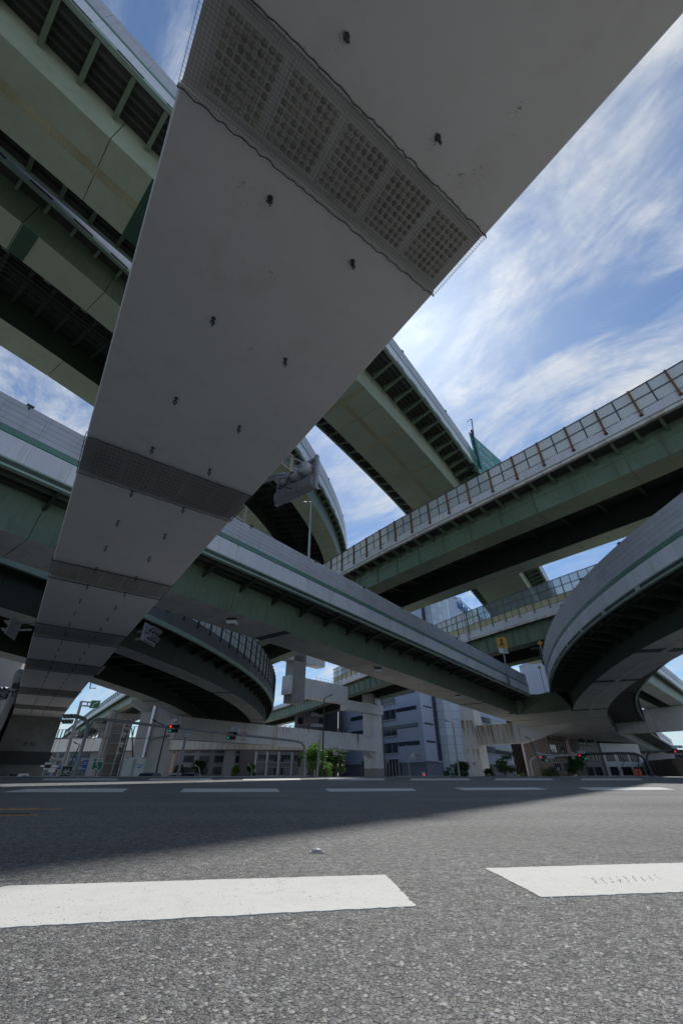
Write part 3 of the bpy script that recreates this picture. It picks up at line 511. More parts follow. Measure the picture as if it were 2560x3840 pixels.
for i in range(0, len(ends), 2):
    a, b = ends[i], ends[i + 1]; secs = []
    for s in np.linspace(a, b, 5): l, r = offL(s), offR(s); secs.append([(*PA(s, l), ZA + 0.03), (*PA(s, l + 0.03), ZA), (*PA(s, r - 0.03), ZA), (*PA(s, r), ZA + 0.03), (*PA(s, r), ZT), (*PA(s, l), ZT)])
    MB().sweep(secs).build('casing', 'grey_steel_paint', A)
bolt = MB().lathe((0, 0, 0), (0, 0, -1), [(0, 0.043), (0.008, 0.043), (0.009, 0.033), (0.036, 0.031), (0.04, 0.016), (0.06, 0.014)], 12).mesh('bolt', 'bolt_steel', smooth=False)
nb = 0
for bi, (a, b) in enumerate(bands):
    secs = [[(*PA(s, offL(s) + 0.02), ZA + 0.05), (*PA(s, offR(s) - 0.02), ZA + 0.05), (*PA(s, offR(s) - 0.02), ZT - 0.02), (*PA(s, offL(s) + 0.02), ZT - 0.02)] for s in (a - 0.02, b + 0.02)]
    MB().sweep(secs).build('recessed_core', 'splice_steel', A)
    pm = MB(); W_ = b - a; mid = (a + b) / 2; g0 = 0.09
    for sa, sb in ((a + 0.1, b - 0.1),):
        o = offL(a) + 0.25
        while o < offR(a) - 0.5:
            w = 0.925; q = [PA(sa, o), PA(sa, o + w), PA(sb, o + w), PA(sb, o)]; pm.hexa([(x, y, ZA + 0.018) for x, y in q] + [(x, y, ZA + 0.048) for x, y in q]); o += 0.93
    pm.build('splice_plates', 'splice_steel', A)['kind'] = 'stuff'
    stuff = MB(); rows = 8 if bi < 3 else 10; pitch = (W_ - 0.3) / rows
    cols = []; o = offL(a) + 0.25
    while o < offR(a) - 0.5:
        cols += [o + 0.09 + 0.113 * k for k in range(7)]; o += 0.93
    for r in range(rows):
        s = a + 0.15 + pitch * (r + 0.5)
        for c_ in cols:
            x, y = PA(s, c_)
            if bi == 1 and nb < 300 and c_ < offR(a) - 0.1 and (x * 0 + y) > 0.25: inst('bolt', bolt, A, Matrix.Translation((x, y, ZA + 0.018))); nb += 1
            elif bi in (0, 1, 2, 3, 4): stuff.lathe((x, y, ZA + 0.018), (0, 0, -1), [(0, 0.034), (0.03, 0.025)], 5)
            elif r % 2 == 0: stuff.lathe((x, y, ZA + 0.018), (0, 0, -1), [(0, 0.05), (0.04, 0.04)], 4)
    if stuff.v: stuff.build('bolts', 'bolt_steel', A)['kind'] = 'stuff'
    # safety net stretched under the splice, cords as geometry
    net = MB(); cell = 0.05 if bi <= 2 else 0.1; th = 0.0026 if bi <= 1 else 0.005; zn = ZA - 0.065
    l, r = offL(mid) - 0.012, offR(mid) + 0.006; a2, b2 = a - 0.04, b + 0.04
    k = 0
    while a2 + k * cell <= b2:
        s = a2 + k * cell; net.bar((*PA(s, l), zn), (*PA(s, r), zn), th, th); k += 1
    k = 0
    while l + k * cell <= r: net.bar((*PA(a2, l + k * cell), zn), (*PA(b2, l + k * cell), zn), th, th); k += 1
    k = 0
    while zn + k * cell < ZA + 0.01:
        for o_ in (l, r): net.bar((*PA(a2, o_), zn + k * cell), (*PA(b2, o_), zn + k * cell), th, th)
        k += 1
    k = 0
    while a2 + k * cell <= b2:
        for o_ in (l, r): net.bar((*PA(a2 + k * cell, o_), zn), (*PA(a2 + k * cell, o_), ZA + 0.01), th, th)
        k += 1
    net.build('safety_net', 'net_cord', A)['kind'] = 'stuff'
    rp = MB(); rr_ = 0.009 if bi < 3 else 0.02
    for s in (a2, b2):
        pts = []; n = 60
        for k in range(n + 1):
            o_ = l + (r - l) * k / n; pts.append((*PA(s + random.uniform(-0.02, 0.02), o_), zn + random.uniform(-0.015, 0.004)))
        rp.tube([(*PA(s, l), ZA + 0.1)] + pts + [(*PA(s, r), ZA + 0.1)], rr_, 5)
        for k in range(0, n, 3): p_ = pts[k]; rp.tube([p_, (p_[0] + random.uniform(-.03, .03), p_[1] + random.uniform(-.04, .04), p_[2] - 0.04)], rr_ * 0.5, 4)
    rp.build('net_rope', 'net_cord', A)
eb = MB().lathe((0, 0, 0), (0, 0, -1), [(0, 0.045), (0.012, 0.045), (0.013, 0.02), (0.09, 0.02), (0.1, 0.03), (0.12, 0.03)], 8)
eb.tube([(0.045 * math.cos(a), 0.0, -0.16 + 0.05 * math.sin(a)) for a in [2 * math.pi * k / 12 for k in range(13)]], 0.013, 6)
eb.tube([(0.0, 0, -0.16), (0.015, 0.01, -0.27)], 0.014, 6); ebm = eb.mesh('eyebolt', 'dark_post_steel')
for s in [-6.6, -4.2, -1.7, 0.70, 2.83, 5.40, 8.0, 10.26, 12.88, 15.2, 17.65, 20.15, 22.6, 25.0, 27.4, 29.9, 32.3, 34.8, 37.2, 39.7, 42.1, 44.6, 47, 49.5, 52, 54.5, 57, 59.4, 61.9, 64.4, 66.9, 69.4, 71.8, 74.3, 76.8, 79.3, 81.8]:
    for o_ in (0.58 - 0.006 * max(s, 0) if s < 25 else 0.4, 2.27 - 0.004 * max(s, 0)):
        p = PA(s, o_); inst('eyebolt', ebm, A, Matrix.Translation((p[0], p[1], ZA)) @ Matrix.Rotation(0.6 + random.uniform(-.3, .3), 4, 'Z'))
gr = MB()
def specks(cx_, cy_, z, n, r0, sx=1.0, drift=0.0):
    for _ in range(n):
        a = random.uniform(0, 6.283); d = abs(random.gauss(0, 1)) * r0; q = random.uniform(0.004, 0.013); x = cx_ + d * math.cos(a) * sx - drift * d; y = cy_ + d * math.sin(a) + drift * d
        gr.add([(x + q * math.cos(a + 1.26 * k) * random.uniform(.6, 1.3), y + q * math.sin(a + 1.26 * k) * random.uniform(.6, 1.3), z) for k in range(5)], [(4, 3, 2, 1, 0)])
for s in (0.70, 2.83, 5.40, 8.0, 10.26, 12.88, 15.2, 17.65, 20.15):
    for o_ in (0.56, 2.25): specks(*PA(s, o_), ZA - 0.0015, 60, 0.05, drift=0.5)
for s, o_, r_ in ((0.55, 3.1, 0.12), (0.8, 2.9, 0.09), (-0.2, 3.0, 0.1), (3.9, 1.1, 0.1), (5.6, 1.5, 0.08), (2.9, 0.1, 0.12), (7.0, 2.9, 0.1), (9.4, 2.4, 0.09)): specks(*PA(s, o_), ZA - 0.0015, 30, r_, drift=0.4)
gr.build('rust_specks', 'grime', A)['kind'] = 'stuff'
# column (concrete jacketed) at the far end
secs = [[(*PA(s0, o0), z) for s0, o0 in ((87.0, -1.8), (87.0, 4.95), (93, 4.95), (93, -1.8))] for z in (0, 3.2)]
Cc = MB().sweep([[(*PA(87.0 if z < 2.9 else 86.85, -1.9 - ex), z), (*PA(87.0 if z < 2.9 else 86.85, 5.0 + ex), z), (*PA(93, 5.0 + ex), z), (*PA(93, -1.9 - ex), z)] for z, ex in ((-1.2, 0.3), (1.6, 0.3), (1.65, 0.18), (3.3, 0.18), (3.35, 0.0), (ZA - 0.02, 0.0), (ZA + 0.02, 0.0), (ZT, 0.0))])
Cc.build('column', 'dark_concrete', A)
mb = MB(); mb.box((*PA(86.75, 1.6), 2.5), (7.2, 0.05, 1.7), math.atan2(-nA[1], -nA[0])); mb.build('net_wrap', 'net_cord', A)
tm = text_mesh('木 10', 0.75, 'ink_black'); inst('lettering', tm, A, facing((*PA(86.70, 1.75), 4.3), -dA[0], -dA[1]))
for (o_, r_, nm) in ((-2.7, 0.42, 'drain_pipe'),):
    mb = MB(); mb.tube([(*PA(60, -2.1), 9.9), (*PA(70, -2.4), 8.4), (*PA(76, -2.6), 6.4), (*PA(80, -2.9), 3.2), (*PA(80.5, -3.0), 0)], 0.5, 10); mb.build(nm, 'galvanised_steel', A, smooth=True)
mb = MB()
for s in (62, 65, 68, 71, 74, 77): mb.box((*PA(s, -1.95), 9.0), (0.25, 0.9, 0.8), math.atan2(dA[1], dA[0]))
mb.build('pipe_clamps', 'dark_post_steel', A)['kind'] = 'stuff'

# ------------------------------------------------------------------ B1 : highest straight viaduct
zb = 36 + CZ
c1r = Curve([DB(a * 1.125, o * 1.125) for a, o in ((-45, -16.2), (-20, -13.6), (-6, -12.3), (-2, -11.85), (0, -11.7), (10, -10.15), (16, -9.75), (20, -9.65), (25, -9.6), (30, -9.43), (37, -9.33), (45, -9.4), (60, -9.8), (75, -10.5), (84, -11), (110, -12.8), (150, -16.5))])  # stretch hidden behind the crossbeam bulges outward, shaped to shift its ground shadow
c1br = Curve([DB(a * 1.125, o * 1.125) for a, o in ((-45, -18.5), (-20, -16.1), (-6, -14.95), (-2, -14.4), (0, -14.1), (10, -13.1), (20, -12.5), (25, -12.3), (30, -12.15), (37, -12.0), (45, -12.1), (60, -12.6), (84, -14.0), (110, -16), (150, -20))])
c1bl = Curve([DB(a * 1.125, o * 1.125) for a, o in ((-45, -22), (-20, -19.8), (-6, -18.9), (0, -18.35), (10, -18.0), (21, -17.75), (31, -17.95), (40.5, -18.4), (60, -20.2), (80, -22.4), (110, -26), (150, -32))])
c1l = Curve([DB(a * 1.125, o * 1.125) for a, o in ((-45, -24.5), (-20, -22.6), (-2, -21.4), (10, -20.95), (23, -20.76), (32, -20.84), (44, -21.4), (60, -22.9), (78, -24.8), (98, -26.9), (130, -31), (150, -34))])
B1 = thing('elevated_viaduct', 'topmost straight green viaduct with wide box girder, behind and above the crossbeam', 'viaduct', (*DB(0, -15), 0), 'elevated expressway viaducts')
wall_panel(B1, c1r, 1, zb, 6, 195, L=2.8, lip=0.4, white=1.4, stripe=0.45, plank=1.95, rows=3)
brackets(B1, c1r, 1, zb, 28, 170, 2.09, 2.75, 0.17, 0.85, 'green_girder_paint', flange=0.28)
brackets(B1, c1l, -1, zb, 28, 152, 2.09, 2.9, 0.17, 0.85, 'green_girder_paint', flange=0.28)
deck(B1, c1r, c1l, zb + 0.1, zb + 0.4, 6, 212, ribs=0); girder(B1, 'box_girder', c1br, c1bl, 33.07 + CZ, zb + 0.05, 6, 212, 7.0, 0.1, 'pale_web_paint', 'pale_soffit_paint', gap=0.022)
soffit_strip(B1, c1br, 0.5, c1bl, 33.07 + CZ, 5, 130, 0.6, 'strip_paint')
def ribset(par, C, sg, z, u0, u1, os, mname='dark_deck_steel'):
    mb = MB()
    for o in os: run(mb, C, sg, u0, u1, [(-o - 0.13, z + 0.1), (-o - 0.07, z - 0.14), (-o + 0.07, z - 0.14), (-o + 0.13, z + 0.1)], 4)
    mb.build('deck_ribs', mname, par)['kind'] = 'stuff'
ribset(B1, c1r, 1, zb, 6, 212, (0.8, 1.3, 1.8, 2.3)); ribset(B1, c1l, -1, zb, 6, 200, (0.8, 1.3, 1.8, 2.3))
mb = MB(); run(mb, c1l, -1, 6, 200, rect(-0.3, 0.0, zb, zb + 0.4)); mb.build('lip_beam', 'pale_green_paint', B1)
mb = MB(); run(mb, c1l, -1, 6, 200, rect(-0.3, -0.1, zb + 0.4, zb + 1.4)); mb.build('fascia', 'white_steel_paint', B1)
# netted transverse splice of the box
u_ = c1br.near(DB(1.1, -15.7)); mb = MB(); secs = []
for u in (u_ - 0.7, u_ + 0.7):
    p, t = c1br.at(u); q = c1bl.hit(p, t); secs.append([(*p, 33.07 + CZ - 0.04), (*q, 33.07 + CZ - 0.04), (*q, 33.07 + CZ - 0.002), (*p, 33.07 + CZ - 0.002)])
mb.sweep(secs).build('netted_joint', 'joint_green', B1)
for al in (20.5, 27, 34, 41):
    u_ = c1br.near(DB(al * 1.125, -13.5)); mb = MB(); secs = []
    for u in (u_ - 0.25, u_ + 0.25):
        p, t = c1br.at(u); q = c1bl.hit(p, t); secs.append([(*p, 33.04 + CZ), (*q, 33.04 + CZ), (*q, 33.068 + CZ), (*p, 33.068 + CZ)])
    mb.sweep(secs).build('splice_plate', 'strip_paint', B1)

# ------------------------------------------------------------------ B2 : twin-girder viaduct left of B1, curving left
c2 = Curve([(x * 1.125, y * 1.125) for x, y in (DB(-45, -24.5), DB(-20, -22.6), (-21.05, 8.27), (-18.70, 11.17), (-16.1, 15.0), (-10.5, 24.2), (-5.00, 34.45), (-2.75, 41.16), (-0.90, 48.57), (0.33, 53.25), (1.01, 57.61), (1.4, 68), (0.4, 82), (-3, 100), (-10, 125), (-22, 155))])
def para(C, sg, o): 
    return Curve([offs(*C.at(u), sg, -o, 0)[:2] for u in np.arange(0, C.L, 2.0)], win=3)
B2 = thing('elevated_viaduct', 'twin-girder viaduct at upper left whose noise wall curves away behind the traffic signal', 'viaduct', (*DB(0, -27), 0), 'elevated expressway viaducts')
b2a, b2b, b2c, b2d, b2e = para(c2, 1, 1.07), para(c2, 1, 3.95), para(c2, 1, 10.6), para(c2, 1, 13.7), para(c2, 1, 14.2)
wall_panel(B2, c2, 1, zb, 9, 168, L=2.8, lip=0.4, white=1.4, stripe=0.45, plank=2.1, rows=3)
deck(B2, c2, b2e, zb + 0.1, zb + 0.4, 5, 185)
girder(B2, 'box_girder', b2a, b2b, 33.07 + CZ, zb + 0.05, 5, 185, 6.0, 0.03, 'green_girder_paint', 'pale_soffit_paint', gap=0.022)
girder(B2, 'box_girder', b2c, b2d, 33.07 + CZ, zb + 0.05, 6, 195, 6.0, 0.03, 'shaded_green_girder_paint', 'pale_soffit_paint', gap=0.022)
brackets(B2, c2, 1, zb, 20, 170, 1.9, 0.95, 0.15, 0.5, 'green_girder_paint')
mb = MB()
for u in np.arange(9, 168, 1.9):
    (a, t), (b, _) = poly_at(c2, u, 1, -4.05), poly_at(c2, u, 1, -10.5); mb.bar((*a, zb - 0.35), (*b, zb - 0.35), 0.3, 0.7)
mb.build('cross_beams', 'shaded_green_girder_paint', B2)['kind'] = 'stuff'
ribset(B2, c2, 1, zb, 5, 185, [4.5 + 0.62 * k for k in range(10)])
lad = MB()
for o in (5.3, 5.75, 6.6, 7.1, 7.6, 8.2): run(lad, c2, 1, 9, 168, rect(-o - 0.03, -o + 0.03, zb - 1.15, zb - 1.03), 3)
for u in np.arange(8, 130, 0.8):
    for o0, o1 in ((5.3, 5.75), (7.1, 8.2)): (a, _), (b, _) = poly_at(c2, u, 1, -o0), poly_at(c2, u, 1, -o1); lad.bar((*a, zb - 1.1), (*b, zb - 1.1), 0.05, 0.03)
lad.build('cable_ladders', 'dark_post_steel', B2)['kind'] = 'stuff'
jb = MB().box((0, 0, 0), (0.5, 0.42, 0.3)).box((0, 0.5, 0), (0.5, 0.15, 0.06)).box((0, 0.8, 0), (0.5, 0.12, 0.06)).mesh('junction_box', 'galvanised_steel')
for u in np.arange(34, 70, 3.2): (a, t) = poly_at(c2, u, 1, -4.9); inst('junction_box', jb, B2, frame(a, t, zb - 1.1))
mb = MB(); run(mb, c2, 1, 5, 120, [(-4.6 + 0.12 * math.cos(a), zb - 0.8 + 0.12 * math.sin(a)) for a in [0.785 * k for k in range(8)]], 3); mb.build('conduit', 'green_girder_paint', B2)
u_ = b2a.near((-22.5, 12.9)); mb = MB(); secs = []
for u in (u_ - 0.5, u_ + 0.5):
    p, t = b2a.at(u); q = b2b.hit(p, t); secs.append([(*p, 33.07 + CZ - 0.04), (*q, 33.07 + CZ - 0.04), (*q, 33.07 + CZ - 0.002), (*p, 33.07 + CZ - 0.002)])
mb.sweep(secs).build('netted_joint', 'joint_green', B2)

# ------------------------------------------------------------------ C : ramp with white fascia crossing the whole view
zc_ = 13 + CZ
cC = Curve([DB(a, o) for a, o in ((-50, -24.6), (-20, -23.3), (2, -22.7), (14, -22.5), (24, -22.2), (35, -22.0), (53, -21.65), (70, -21.4), (92, -20.9))], win=10)
cCn = Curve([DB(a, o) for a, o in ((-50, -25.6), (-20, -24.8), (3.7, -24.6), (14, -24.65), (30, -24.75), (50, -25.0), (64, -25.1), (88, -25.5), (99, -25.75), (120, -26.3), (200, -28), (600, -33))], win=10)
cCf = Curve([DB(a, o) for a, o in ((-50, -27.3), (-20, -27.8), (5, -28.3), (15, -28.45), (33, -28.7), (48, -29.3), (62, -29.65), (76, -29.95), (96, -30.45), (119, -31.3), (145, -32.2), (177, -34.0), (210, -34.5), (414, -36.2), (600, -38))], win=10)
cCl = Curve([DB(a, o) for a, o in ((-50, -29.6), (5, -30.6), (50, -31.6), (96, -32.8), (145, -34.8), (210, -37), (600, -41))], win=10)
Cv = thing('elevated_ramp', 'straight ramp with white fascia, green stripe and grey plank noise wall crossing mid picture', 'viaduct', (*DB(20, -27), 0), 'elevated expressway viaducts')
wall_panel(Cv, cC, 1, zc_, 25, 141.5, L=2.0)
def streaks(par, C, sg, u0, u1, L, o, ztop, hmax, prob, seed):
    r = random.Random(seed); mb = MB()
    for ua, ub in stations(C, u0, u1, L):
        if r.random() > prob: continue
        for _ in range(r.choice((1, 1, 2, 3))):
            u = ub + r.uniform(-0.25, 0.12); w = r.uniform(0.02, 0.07); h = r.uniform(0.25, 1.0) * hmax; (a, t) = poly_at(C, u, sg, o); zt2 = ztop
            for k in range(3):
                ww = w * (1 - 0.25 * k); z0 = zt2 - h * (0.4, 0.75, 1.0)[k]; e = 0.0015 * k
                p = [(a[0] + t[0] * s_ * x - 0, a[1] + t[1] * s_ * x) for s_, x in ((-1, ww), (1, ww))]
                mb.add([(*p[0], zt2), (*p[1], zt2), (a[0] + t[0] * ww * 0.25, a[1] + t[1] * ww * 0.25, z0), (a[0] - t[0] * ww * 0.25, a[1] - t[1] * ww * 0.25, z0)], [(0, 1, 2, 3)]); break
    mb.build('rust_streaks', 'rust_stain', par)['kind'] = 'stuff'
def face_streaks(par, p, q, z, n, hmax, wmax, seed):
    r = random.Random(seed); mb = MB(); P, Q = Vector(p), Vector(q); t = (Q - P).normalized()
    for _ in range(n):
        a = P.lerp(Q, r.random() ** 1.3); w = wmax * r.uniform(0.25, 1); h = hmax * r.uniform(0.3, 1); mb.add([(a.x - t.x * w, a.y - t.y * w, z), (a.x + t.x * w, a.y + t.y * w, z), (a.x + t.x * w * 0.3, a.y + t.y * w * 0.3, z - h), (a.x - t.x * w * 0.3, a.y - t.y * w * 0.3, z - h)], [(0, 1, 2, 3)])
    mb.build('rust_streaks', 'rust_stain', par)['kind'] = 'stuff'
streaks(Cv, cC, 1, 25, 141, 2.0, -0.036, zc_ + 1.79, 1.1, 0.4, 5)
brackets(Cv, cC, 1, zc_, 28, 140, 3.6, 2.4, 0.12, 0.8, 'shaded_green_girder_paint', flange=0.2)
deck(Cv, cC, cCl, zc_ + 0.12, zc_ + 0.4, 25, 141.5)
girder(Cv, 'box_girder', cCn, cCf, 10.6 + CZ, zc_ + 0.1, 20, 300, 7.0, 0.28, 'green_girder_paint', 'grey_soffit_paint', strips=[cCn.near(DB(a, -25)) for a in (25.4, 75.9, 108)], stripw=0.9)
ribset(Cv, cC, 1, zc_, 25, 140, (0.8, 1.5, 2.1), 'shaded_green_girder_paint')
# ------------------------------------------------------------------ F : curved ramp at left centre
cFr = Curve([(-38, 2), (-31.5, 14), (-25.8, 24.5), (-22.2, 31.0), (-18.91, 37.83), (-16.84, 47.44), (-15.0, 57), (-13.9, 66), (-13.60, 74), (-13.76, 82.30), (-14.45, 93.63), (-15.6, 102.6), (-19.2, 120), (-24.5, 140), (-32, 168), (-42, 200), (-58, 240)], win=8)
cFa = Curve([(-40.5, 3), (-34, 14), (-28.6, 22), (-24.71, 27.68), (-20.35, 40.12), (-18.09, 50.96), (-16.28, 64.22), (-15.8, 74.9), (-16.12, 86.54), (-17.13, 101.5), (-20.6, 121), (-27.4, 150), (-42.5, 205), (-58.6, 250)], win=8)
cFb = Curve([(-42, 4), (-35.5, 14.5), (-30, 22.6), (-25.9, 29.6), (-21.71, 45.65), (-20.61, 53.3), (-19.1, 66.3), (-18.85, 77.05), (-19.5, 91.04), (-20.81, 103.65), (-24.2, 124), (-31, 152), (-46, 207), (-62, 252)], win=8)
cFc = Curve([(-48, 14), (-40, 27), (-33.4, 39.83), (-31.2, 54), (-30.0, 66.3), (-29.7, 75), (-30.5, 85), (-32.1, 101.5), (-35.6, 122.9), (-43, 158), (-57, 212), (-73, 257)], win=8)
cFd = Curve([(-50, 15.5), (-42, 28.5), (-35.2, 42.5), (-33.4, 57.28), (-32.9, 72.57), (-33.8, 87.72), (-35.2, 103), (-38.6, 124.5), (-46, 160), (-60, 214), (-76, 259)], win=8)
cFl = para(cFd, -1, -1.6) if False else Curve([(-52.4, 16.5), (-44.2, 29.5), (-37.4, 43), (-35.5, 57.5), (-35.0, 72.5), (-35.9, 88), (-37.3, 103.3), (-40.7, 125), (-48, 160.6), (-62, 214.7), (-78, 259.7)], win=8)
zf = 13 + CZ
F = thing('curved_ramp', 'dark curved ramp with tall clear noise barrier, bending away under the white ramp', 'viaduct', (-25, 40, 0), 'elevated expressway viaducts')
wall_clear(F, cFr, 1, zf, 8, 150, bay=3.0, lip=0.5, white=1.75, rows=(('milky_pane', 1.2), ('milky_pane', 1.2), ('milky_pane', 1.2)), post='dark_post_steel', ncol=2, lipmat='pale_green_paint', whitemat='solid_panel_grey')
deck(F, cFr, cFl, zf + 0.12, zf + 0.4, 8, 240)
brackets(F, cFr, 1, zf, 8, 130, 3.6, 2.2, 0.12, 0.8, 'shaded_green_girder_paint')
girder(F, 'box_girder', cFa, cFb, 10.4 + CZ, zf + 0.1, 4, 250, 5.0, 0.15, 'shaded_green_girder_paint', 'grey_soffit_paint', strips=[cFa.near(p) for p in ((-16.3, 64.9), (-17.1, 100.4), (-20.6, 121))], stripw=0.8)
girder(F, 'box_girder', cFc, cFd, 10.4 + CZ, zf + 0.1, 2, 240, 5.0, 0.15, 'shaded_green_girder_paint', 'grey_soffit_paint', strips=[cFc.near(p) for p in ((-30.2, 72.8), (-32.8, 107.6), (-44, 163))], stripw=0.8)
mb = MB()
for u in np.arange(6, 225, 4.5):
    p, t = cFb.at(u); q = cFc.hit(p, t); mb.bar((*p, zf - 0.3), (*q, zf - 0.3), 0.3, 0.8)
mb.build('cross_beams', 'shaded_green_girder_paint', F)['kind'] = 'stuff'

# ------------------------------------------------------------------ R : curved ramp at right joining C, and the merged deck S
cR = Curve([(30.5, -22), (27.6, 0), (26.2, 12), (25.3, 21), (24.95, 27), (24.9, 31), (25.15, 35.5), (25.55, 39.7), (26.5, 45.3), (27.9, 51.3), (30.2, 59), (33.1, 67.2), (36.5, 75.6), (39.5, 82), (43, 88.5)], win=4)
cRo = Curve([(33, -20), (30.6, 0), (29.4, 16), (29.0, 26), (29.3, 35), (30.1, 41.8), (31.4, 48), (34.3, 58.2), (38.0, 69.35), (41.8, 79.1), (47, 90.5), (60, 113), (80, 141), (140, 222), (350, 500)], win=4)
cRi = Curve([(36, -18), (33.8, 0), (32.9, 16), (32.9, 26), (34.2, 36.5), (35.5, 42.7), (37.6, 50.7), (40.2, 59.5), (42.8, 66.5), (46.6, 75.6), (50.9, 84.6), (55.3, 92.9), (65, 108.8), (84.2, 138.6), (92.6, 149.3), (132.5, 201.8), (314, 439)], win=5)
cRl = Curve([(41, -17), (38.6, 0), (37.9, 16), (38.2, 27), (39.6, 37), (41.3, 44), (43.4, 52), (46, 60), (49, 67), (52.6, 75), (57.0, 83.3), (61.8, 91.5), (72, 107), (92, 135.5), (117.7, 172.6), (140.4, 201.2), (180.6, 252.2), (320, 428)], win=5)
R = thing('curved_ramp', 'curved ramp at right with white fascia and stained plank wall, joining the straight ramp', 'viaduct', (30, 50, 0), 'elevated expressway viaducts')
uR0 = cR.near((27.2, 5)); uR1 = cR.near((37.5, 78))
wall_panel(R, cR, -1, zc_, uR0, uR1, L=2.0, plank=2.3, rows=5)
deck(R, cR, cRl, zc_ + 0.12, zc_ + 0.4, uR0, cR.L - 1, step=2)
girder(R, 'box_girder', cRo, cRi, 10.6 + CZ, zc_ + 0.1, 22, 420, 4.5, 0.2, 'shaded_green_girder_paint', 'grey_soffit_paint', sub=3, strips=[cRo.near(p) for p in ((30.1, 41.6), (33.9, 57.8), (45.4, 86))], stripw=1.5)
brackets(R, cR, -1, zc_, uR0, uR1, 2.6, 4.2, 0.12, 1.0, 'shaded_green_girder_paint')
ribset(R, cR, -1, zc_, uR0, uR1, (0.9, 1.7, 2.5, 3.3), 'shaded_green_girder_paint')
soffit_strip(R, cRo, 0.52, cRi, 10.6 + CZ, 22, 118, 0.55, 'splice_steel', step=2)
wall_panel(R, cRl, 1, zc_, cRl.near((50, 69)), cRl.near((190, 264)), L=4.0, plank=1.9, rows=4)
dk = MB(); 
def stripdeck(par, name, a, b, z0, z1, mat_): 
    secs = [[(*p, z0), (*q, z0), (*q, z1), (*p, z1)] for p, q in zip(a, b)]; MB().sweep(secs).build(name, mat_, par)
stripdeck(R, 'gore_soffit', [DB(a, o) for a, o in ((96.5, -25.6), (103, -25.75), (112, -26.0), (130, -26.5), (160, -27.2), (300, -29.5))], [(44.5, 85.5), (48.5, 93), (56.5, 107), (70, 127.4), (88, 152), (170, 262)], 10.55 + CZ, zc_ + 0.3, 'grey_soffit_paint')
gw = MB().hexa([(*DB(97.0, -25.5), 10.6 + CZ), (*(43.0, 82.2), 10.6 + CZ), (44.0, 84.5, 10.6 + CZ), (*DB(99, -25.4), 10.6 + CZ), (*DB(93.5, -22.3), zc_ + 0.35), (40.0, 81.0, zc_ + 0.35), (44.0, 84.5, zc_ + 0.35), (*DB(99, -25.4), zc_ + 0.35)]); gw.build('gore_end_wall', 'green_girder_paint', R)
stripdeck(R, 'deck_slab', [DB(a, o) for a, o in ((86, -32), (145, -34.5), (210, -36.6), (600, -40))], [(57, 83.4), (92, 135.5), (140.4, 201.2), (320, 428)], zc_ + 0.36, zc_ + 0.5, 'dark_deck_steel')

# ------------------------------------------------------------------ D : straight viaduct with white framed noise barrier
zd = 23 + CZ
cD = Curve([(58, -28), (42, -3), (32, 11), (25.25, 20.5), (22.3, 24.0), (19.97, 26.6), (17.67, 29.3), (15.33, 32.05), (12.0, 36.0), (8.2, 40.1), (4.3, 45.0), (0.3, 50.35), (-20, 77), (-73.5, 148), (-120, 213), (-285, 450)], win=6)
D_ = thing('elevated_viaduct', 'upper viaduct at right with white framed noise barrier and rust-brown posts', 'viaduct', (15, 32, 0), 'elevated expressway viaducts')
uD0 = cD.near((36, 5)); uD1 = cD.near((2, 48)); uD2 = cD.near((-10, 63.5)); uD3 = cD.near((-32, 93))
wall_clear(D_, cD, -1, zd, uD0, uD1 + 14, bay=2.65, lip=0.3, white=1.05, rows=(('milky_pane', 1.12), ('milky_pane', 1.12)), lipmat='rusty_white_paint')
Dp = [para(cD, -1, o) for o in (1.7, 4.2, 10.4, 12.9, 14.8)]
deck(D_, cD, Dp[4], zd + 0.1, zd + 0.4, uD0, cD.L - 2)
girder(D_, 'box_girder', Dp[0], Dp[1], 20.5 + CZ, zd + 0.1, uD0, cD.L - 8, 8.0, 0.0, 'green_girder_paint', 'green_soffit_paint')
girder(D_, 'box_girder', Dp[2], Dp[3], 20.5 + CZ, zd + 0.1, uD0, cD.L - 20, 8.0, 0.0, 'shaded_green_girder_paint', 'pale_soffit_paint')
brackets(D_, cD, -1, zd, uD0, uD1 + 5, 1.77, 1.75, 0.15, 0.55, 'green_girder_paint', flange=0.24)
mb = MB()
for u in np.arange(uD0, uD1 + 30, 3.5):
    (a, t), (b, _) = poly_at(cD, u, -1, -4.2), poly_at(cD, u, -1, -10.4); mb.bar((*a, zd - 0.4), (*b, zd - 0.4), 0.25, 0.8)
mb.build('cross_beams', 'shaded_green_girder_paint', D_)['kind'] = 'stuff'
mb = MB(); run(mb, Dp[0], -1, uD0, cD.L - 10, rect(0.0, 0.04, zd - 1.0, zd - 0.9)); mb.build('web_stiffener', 'green_girder_paint', D_)
st_ = MB().box((0, 0, 0), (0.05, 0.14, 2.3)).mesh('stiffener', 'green_girder_paint')
for u in np.arange(uD0, uD1 + 8, 3.54): (a, t) = poly_at(Dp[0], u, -1, 0.06); inst('stiffener', st_, D_, frame(a, t, zd - 1.25))
hk = MB().box((0, 0, 0), (0.16, 0.16, 0.1)).mesh('hook', 'green_soffit_paint')
for u in np.arange(uD0, uD1 + 8, 2.65):
    for o in (2.9, 11.7): (a, t) = poly_at(cD, u, -1, -o); inst('hook', hk, D_, frame(a, t, 20.45 + CZ))
streaks(D_, cD, -1, uD0, uD1 + 14, 2.65, -0.062, zd + 1.3, 0.9, 0.7, 9); streaks(D_, cD, -1, uD0, uD1 + 14, 0.9, 0.024, zd + 0.28, 0.24, 0.6, 11)
